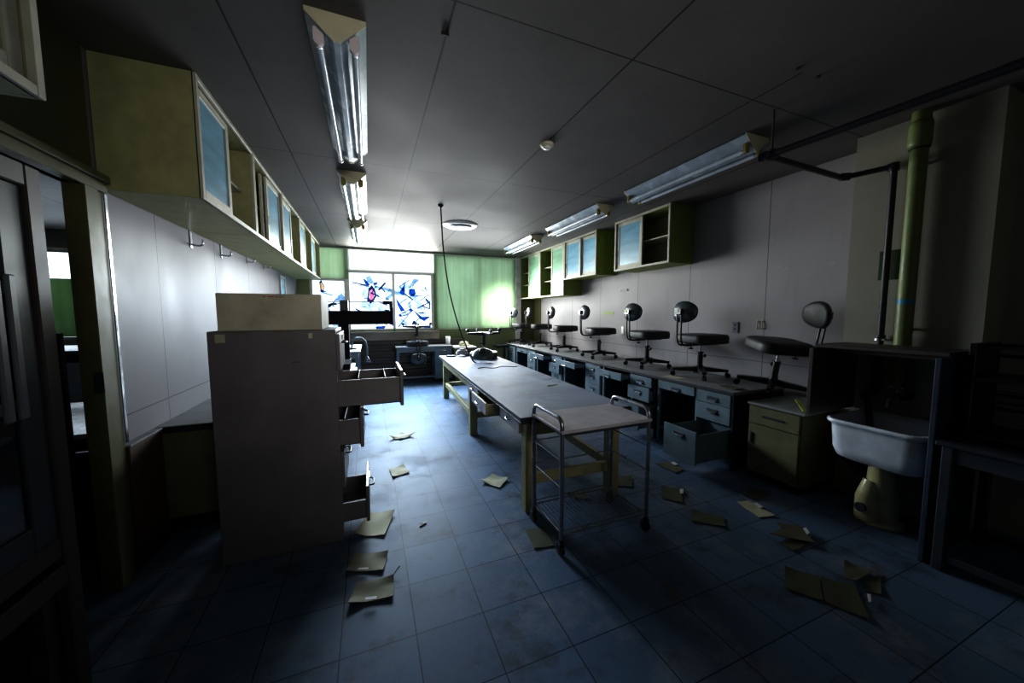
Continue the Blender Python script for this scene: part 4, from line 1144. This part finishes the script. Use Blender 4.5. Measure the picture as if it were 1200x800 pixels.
m = MB(); m.box(2.98, 3.30, .02, .045, 0, .52, .003); m.build('side_frame', mt['black_metal'], t)
for z in (.02, .32):
    m = MB(); m.box(2.97, 3.30, .046, .799, z, z + .022, .003); m.build('shelf', mt['darkwood'], t)
m = MB()
for z in (.14, .22, .44, .50): m.cyl((3.29, .046, z), (3.29, .799, z), .009, 8)
for z in (.22, .50): m.cyl((3.0, .046, z), (3.0, .799, z), .007, 8)
m.build('rail', mt['black_metal'], t)

# ---------------------------------------------------------------- small things on the right wall and desks
t = thing('wall_outlet', 'grey double outlet plate on the right wall above the first desk', 'outlet', (XR - .001, 2.65, 1.18))
m = MB(); m.box(-.008, 0, -.036, .036, 0, .12, .003); m.build('plate', mt['outlet'], t)
for z in (.03, .075):
    m = MB(); m.box(-.0095, -.008, -.012, .012, z, z + .022, .0005); m.build('socket_face', mt['dark_steel'], t)
t = thing('wall_hooks', 'faint yellow hook marks on the right wall between the last two chairs', 'hook', (XR - .001, 2.385, 1.23))
m = MB()
for y in (-.025, .025): m.tube([(-.002, y, .09), (-.016, y, .05), (-.016, y, .0), (-.004, y, .015)], .005, 6, fillet=.01)
m.box(-.004, 0, -.04, .04, .085, .095, .001); m.build('hooks', mt['capcream'], t)
m = MB(); m.box(XR - .003, XR - .0005, 4.72, 5.0, 1.375, 1.42); tag(m.build('wall_tape', mt['green_tape']), 'strip of yellow-green tape on the right wall above the third desk', 'tape')
m = MB(); m.box(XR - .012, XR + .002, 4.40, 4.56, 1.74, 1.765, .003); tag(m.build('coat_hook', mt['dark_steel']), 'short dark metal bar on the right wall below the cabinets', 'bar')
m = MB(); m.box(XR - .006, XR - .0005, 4.47, 4.53, 1.07, 1.19, .002); tag(m.build('wall_label', mt['alu']), 'small grey plate low on the right wall between two chairs', 'plate')

def flat(name, mat, pts, label, cat, group=None, z=.0015, curl=.012, tab=None, thick=.004, seed=0, extra=None):
    """a thin sheet lying on a surface, corners lifting a little"""
    rnd = random.Random(seed + len(label))
    P = [Vector((p[0], p[1], 0)) for p in pts]
    c = sum(P, Vector()) / len(P)
    n = 10
    m = MB(); vs = []
    for side in (0, 1):
        for i in range(n + 1):
            for j in range(n + 1):
                u, w = i / n, j / n
                a = P[0].lerp(P[1], u); d_ = P[3].lerp(P[2], u)
                q = a.lerp(d_, w)
                lift = curl * (max(0, abs(u - .5) * 2 - .3) * max(0, abs(w - .5) * 2 - .2)) * (1 if (i > n / 2) == (j > n / 2) else .35)
                lift += curl * .25 * (sin(u * 5 + seed) * sin(w * 4 + seed * 2) + 1) * .5
                vs.append(q - c + Vector((0, 0, z + lift + side * thick)))
    k = (n + 1) ** 2
    idx = lambda s, i, j: s * k + i * (n + 1) + j
    fs = []
    for i in range(n):
        for j in range(n):
            fs.append((idx(1, i, j), idx(1, i + 1, j), idx(1, i + 1, j + 1), idx(1, i, j + 1)))
            fs.append((idx(0, i, j), idx(0, i, j + 1), idx(0, i + 1, j + 1), idx(0, i + 1, j)))
    for i in range(n):
        for j in (0, n):
            fs.append((idx(0, i, j), idx(0, i + 1, j), idx(1, i + 1, j), idx(1, i, j)))
            fs.append((idx(0, j, i), idx(0, j, i + 1), idx(1, j, i + 1), idx(1, j, i)))
    m.add(vs, fs, 0, False)
    o = m.build(name, mat)
    o.location = (c.x, c.y, 0)
    tag(o, label, cat, group)
    if tab:
        q = [Vector((p[0], p[1], 0)) - c for p in tab]
        m = MB(); m.prism([(p.x, p.y, z + thick + curl * .55) for p in q], (0, 0, .003))
        tag(m.build('label_tab', mt['tabwhite'], o), 'white label tab')
    return o
grP = 'envelopes and papers on the floor'
F = lambda k, mat, pts, label, **kw: flat('envelope' if mat != 'paper' else 'paper_sheet', mt[mat], pts, label, 'envelope' if mat != 'paper' else 'paper', grP, seed=k, **kw)
F(1, 'paper', [(-0.134,2.325),(-0.061,2.567),(0.12,2.517),(0.044,2.263)], 'large folded pale paper by the bottom drawer of the filing cabinet', curl=.03)
F(2, 'paper_brown_lit', [(-0.161,2.006),(-0.124,2.147),(0.057,2.084),(0.025,1.94)], 'greenish envelope on the floor, middle of the three in front of the filing cabinet', tab=[(-0.104,1.982),(-0.099,1.995),(-0.049,1.979),(-0.052,1.965)], curl=.02)
F(3, 'paper_brown_lit', [(-0.141,1.757),(-0.106,1.894),(0.075,1.867),(0.064,1.731)], 'envelope with a white strip at its corner, nearest the camera on the left', tab=[(-0.066,1.742),(-0.061,1.757),(-0.01,1.745),(-0.015,1.729)], curl=.03)
m = MB(); m.prism([(0.065,1.872,.008),(0.072,1.874,.008),(0.111,1.905,.03),(0.104,1.911,.03)], (0, 0, .003)); tag(m.build('paper_strip', mt['tabwhite']), 'thin white strip sticking out at the corner of the nearest left envelope', 'strip')
F(4, 'paper', [(0.138,3.072),(0.121,3.257),(0.247,3.292),(0.283,3.117)], 'small pale folded paper on the floor left of the long table', curl=.02)
F(5, 'paper', [(0.81,2.715),(0.942,2.795),(1.04,2.67),(0.918,2.556)], 'pale paper lying under the drawers of the long table', curl=.03)
F(6, 'paper_green', [(0.864,1.795),(0.893,1.984),(1.018,1.962),(0.989,1.773)], 'pale green envelope under the left wheels of the trolley', curl=.006)
F(7, 'paper', [(0.158,4.053),(0.30,4.20),(0.437,4.06),(0.283,4.0)], 'crumpled pale paper far back on the floor near the drawer shadow', curl=.06)
F(8, 'paper_brown_dim', [(2.415,2.424),(2.539,2.438),(2.555,2.249),(2.439,2.224)], 'envelope with a white tab below the pulled-out desk drawer', tab=[(2.544,2.382),(2.589,2.39),(2.58,2.335),(2.54,2.331)], curl=.015)
F(9, 'paper_green', [(2.138,2.085),(2.259,1.988),(2.09,1.84),(2.004,1.951)], 'yellow-green envelope with a white tab, right of the trolley', tab=[(2.229,1.989),(2.255,1.978),(2.198,1.926),(2.174,1.936)], curl=.012)
F(10, 'paper_green', [(2.08,1.747),(2.204,1.597),(2.113,1.515),(1.962,1.647)], 'yellow-green envelope just right of the trolley, without any tab', curl=.012)
F(11, 'paper', [(2.467,1.693),(2.574,1.676),(2.545,1.472),(2.424,1.504)], 'grey-white envelope with a white tab in front of the cream cupboard', tab=[(2.558,1.63),(2.587,1.625),(2.57,1.571),(2.535,1.573)], curl=.012)
F(12, 'paper_green', [(2.60,1.74),(2.766,1.789),(2.838,1.691),(2.64,1.66)], 'dark olive envelope closest to the cream cupboard', curl=.02)
F(13, 'paper_brown_dim', [(2.273,1.343),(2.408,1.351),(2.549,1.319),(2.441,1.186)], 'brown envelope with a white tab lying on top of two others', tab=[(2.521,1.293),(2.549,1.291),(2.508,1.249),(2.477,1.247)], z=.016, curl=.012)
F(14, 'paper_brown_dim', [(2.468,1.419),(2.577,1.347),(2.523,1.266),(2.41,1.312)], 'brown envelope half hidden at the back of the small overlapping heap', z=.002, curl=.008)
F(15, 'paper_green', [(2.274,1.284),(2.408,1.241),(2.403,1.208),(2.264,1.20)], 'olive envelope half hidden at the front of the small overlapping heap', z=.002, curl=.006)
F(16, 'paper_green', [(2.076,1.138),(2.163,1.022),(1.994,0.92),(1.912,1.042)], 'dark green envelope at lower right, left one of a side-by-side pair', curl=.012)
F(17, 'paper_green', [(2.168,1.016),(2.257,0.914),(2.063,0.777),(1.999,0.914)], 'dark green envelope with a white tab, right one of a side-by-side pair', tab=[(2.235,0.859),(2.251,0.852),(2.194,0.826),(2.181,0.831)], curl=.012)
F(18, 'paper_brown_dim', [(2.418,1.035),(2.458,0.932),(2.29,0.925),(2.254,0.959)], 'olive envelope at lower right leaning its corner over another', z=.012, curl=.012)
F(19, 'paper_green', [(2.33,0.908),(2.496,0.913),(2.308,0.835),(2.276,0.878)], 'olive envelope at lower right, closest to the dark desk', z=.0015, curl=.008)
F(20, 'paper_green', [(1.751,2.269),(1.917,2.17),(2.033,2.315),(1.87,2.415)], 'bright green folder on the floor behind the right trolley wheels', curl=.02)
F(21, 'paper_brown_dim', [(1.366,2.266),(1.517,2.279),(1.498,2.136),(1.388,2.203)], 'olive paper on the floor under the near end of the long table', curl=.02)
G2 = 'papers left on the desk row'
o = flat('paper_sheet', mt['paper_green'], [(3.0,2.30),(3.0,2.12),(3.10,2.10),(3.12,2.28)], 'curled yellow-green paper at the front edge of the first grey desk', 'paper', G2, z=.712, curl=.03, seed=3)
o = flat('paper_sheet', mt['paper'], [(2.95,2.93),(2.95,2.72),(3.06,2.70),(3.07,2.92)], 'pale paper under the front caster of the white-sticker chair', 'paper', G2, z=.712, curl=.004, thick=.001, seed=5)
m = MB(); m.box(-.16, .16, -.014, .014, 0, .01, .002); o = m.build('green_strip', mt['green_tape']); o.location = (3.10, 1.66, .672); o.rotation_euler = (0, R(-4), R(38)); tag(o, 'bright green strip leaning beside the tilted chair on the cream cupboard', 'strip')
rnd = random.Random(5)
for i, (x, y) in enumerate(((2.06, 2.72), (.285, 2.30))):
    m = MB(); vs = [(0, 0, .006)]
    for k in range(18): a = 2 * pi * k / 18; r_ = rnd.uniform(.02, .085) * (1 if i == 0 else .4); vs.append((cos(a) * r_, sin(a) * r_, rnd.uniform(.001, .008)))
    m.add(vs, [(0, k + 1, (k + 1) % 18 + 1) for k in range(18)])
    o = m.build('dead_leaf', mt['brownwood']); o.location = (x, y, .001); tag(o, ['large brown dead leaf on the floor between trolley and desks', 'tiny brown leaf scrap on the floor left of the trolley'][i], 'leaf', 'dead leaves on the floor')

# ---------------------------------------------------------------- neighbouring room, seen through the doorway
t = plain_table('white-topped table just inside the neighbouring room', -2.75, -1.38, 2.80, 3.85, .70, mt['white_enamel'], mt['dark_steel'])
m = MB(); m.box(-.10, .66, -.50, -.48, 0, .58, .002); m.build('modesty_panel', mt['bluegrey'], t)  # added dark panel, covers the bright floor beneath this table
plain_table('dark table farther back in the neighbouring room', -4.3, -2.35, 4.4, 5.2, 1.07, mt['grey_steel'], mt['dark_steel'])
m = MB(); m.box(-2.3, -1.525, 2.62, 2.65, 0, 1.30, .004); m2 = m
t = thing('partition_screen', 'dark screen panel standing just inside the neighbouring room', 'screen', (0, 0, 0))
m2.build('panel', mt['bluegrey'], t)
m = MB(); m.box(-2.28, -2.22, 2.54, 2.73, 0, .03, .004); m.box(-1.60, -1.54, 2.54, 2.73, 0, .03, .004); m.build('foot', mt['black_metal'], t)

# ---------------------------------------------------------------- light
w = bpy.data.worlds.new('world'); scn.world = w; w.use_nodes = True
w.node_tree.nodes['Background'].inputs[0].default_value = (.55, .7, 1, 1)
w.node_tree.nodes['Background'].inputs[1].default_value = .3
def area(name, loc, target, sx, sy, power, color, spread=180):
    l = bpy.data.lights.new(name, 'AREA'); l.shape = 'RECTANGLE'; l.size = sx; l.size_y = sy; l.energy = power; l.color = color; l.spread = R(spread)
    o = bpy.data.objects.new(name, l); col.objects.link(o); o.location = loc
    o.rotation_euler = (Vector(target) - Vector(loc)).to_track_quat('-Z', 'Y').to_euler()
    return o
# daylight outside the windows, shining on panes and blinds
area('daylight_outside', (1.0, 9.3, 2.0), (1.0, 7.7, 1.9), 5.5, 2.6, 190, (.86, .94, 1))
area('daylight_outside_neighbour', (-4.3, 9.0, 2.0), (-4.3, 7.7, 1.9), 3.0, 2.4, 120, (.9, .97, 1))
# daylight entering the room
area('window_light', (.35, YB - .55, 1.72), (.55, 4.9, 0.0), 1.7, 1.05, 74, (.58, .79, 1), 102)
area('window_light_top', (.5, YB - .14, 2.44), (.5, 3.0, 2.50), 1.6, .34, 62, (.96, 1, .92), 180)
area('window_light_side', (2.55, YB - .40, 1.7), (3.7, 6.1, 1.3), .7, .9, 17, (1, 1, .95), 150)
area('window_light_right', (2.25, YB - .42, 1.72), (2.3, 4.0, 0.6), 1.5, 1.1, 78, (.95, .98, 1), 180)
area('window_light_high', (.55, YB - .32, 1.65), (1.1, 1.0, 1.66), 1.7, .9, 36, (1, .98, .97), 105)
area('window_light_neighbour', (-4.3, YB - .25, 1.7), (-4.0, 3, 1.0), 1.8, 1.2, 30, (.75, .88, 1))
# sun striking the right part of the green blind from outside
s = bpy.data.lights.new('sun_on_blind', 'SPOT'); s.energy = 1500; s.spot_size = R(36); s.spot_blend = 1.0; s.color = (1, 1, .92); s.shadow_soft_size = .1
o = bpy.data.objects.new('sun_on_blind', s); col.objects.link(o); o.location = (3.6, 9.6, 2.2)
o.rotation_euler = (Vector((2.85, 7.7, 1.5)) - o.location).to_track_quat('-Z', 'Y').to_euler()
# added weak fill lamp behind the camera, for surfaces facing it
area('rear_fill', (1.1, YF + .1, 1.95), (.6, 4.0, 1.94), 1.3, .6, 8.2, (1, .98, .95), 62)

scn.view_settings.view_transform = 'Standard'
scn.view_settings.look = 'None'
scn.view_settings.exposure = 0.22
scn.view_settings.gamma = 0.77
scn.cycles.max_bounces = 8
scn.cycles.diffuse_bounces = 4
scn.cycles.transparent_max_bounces = 24
scn.cycles.caustics_reflective = False
scn.cycles.caustics_refractive = False
scn.cycles.use_denoising = True
scn.cycles.sample_clamp_indirect = 6
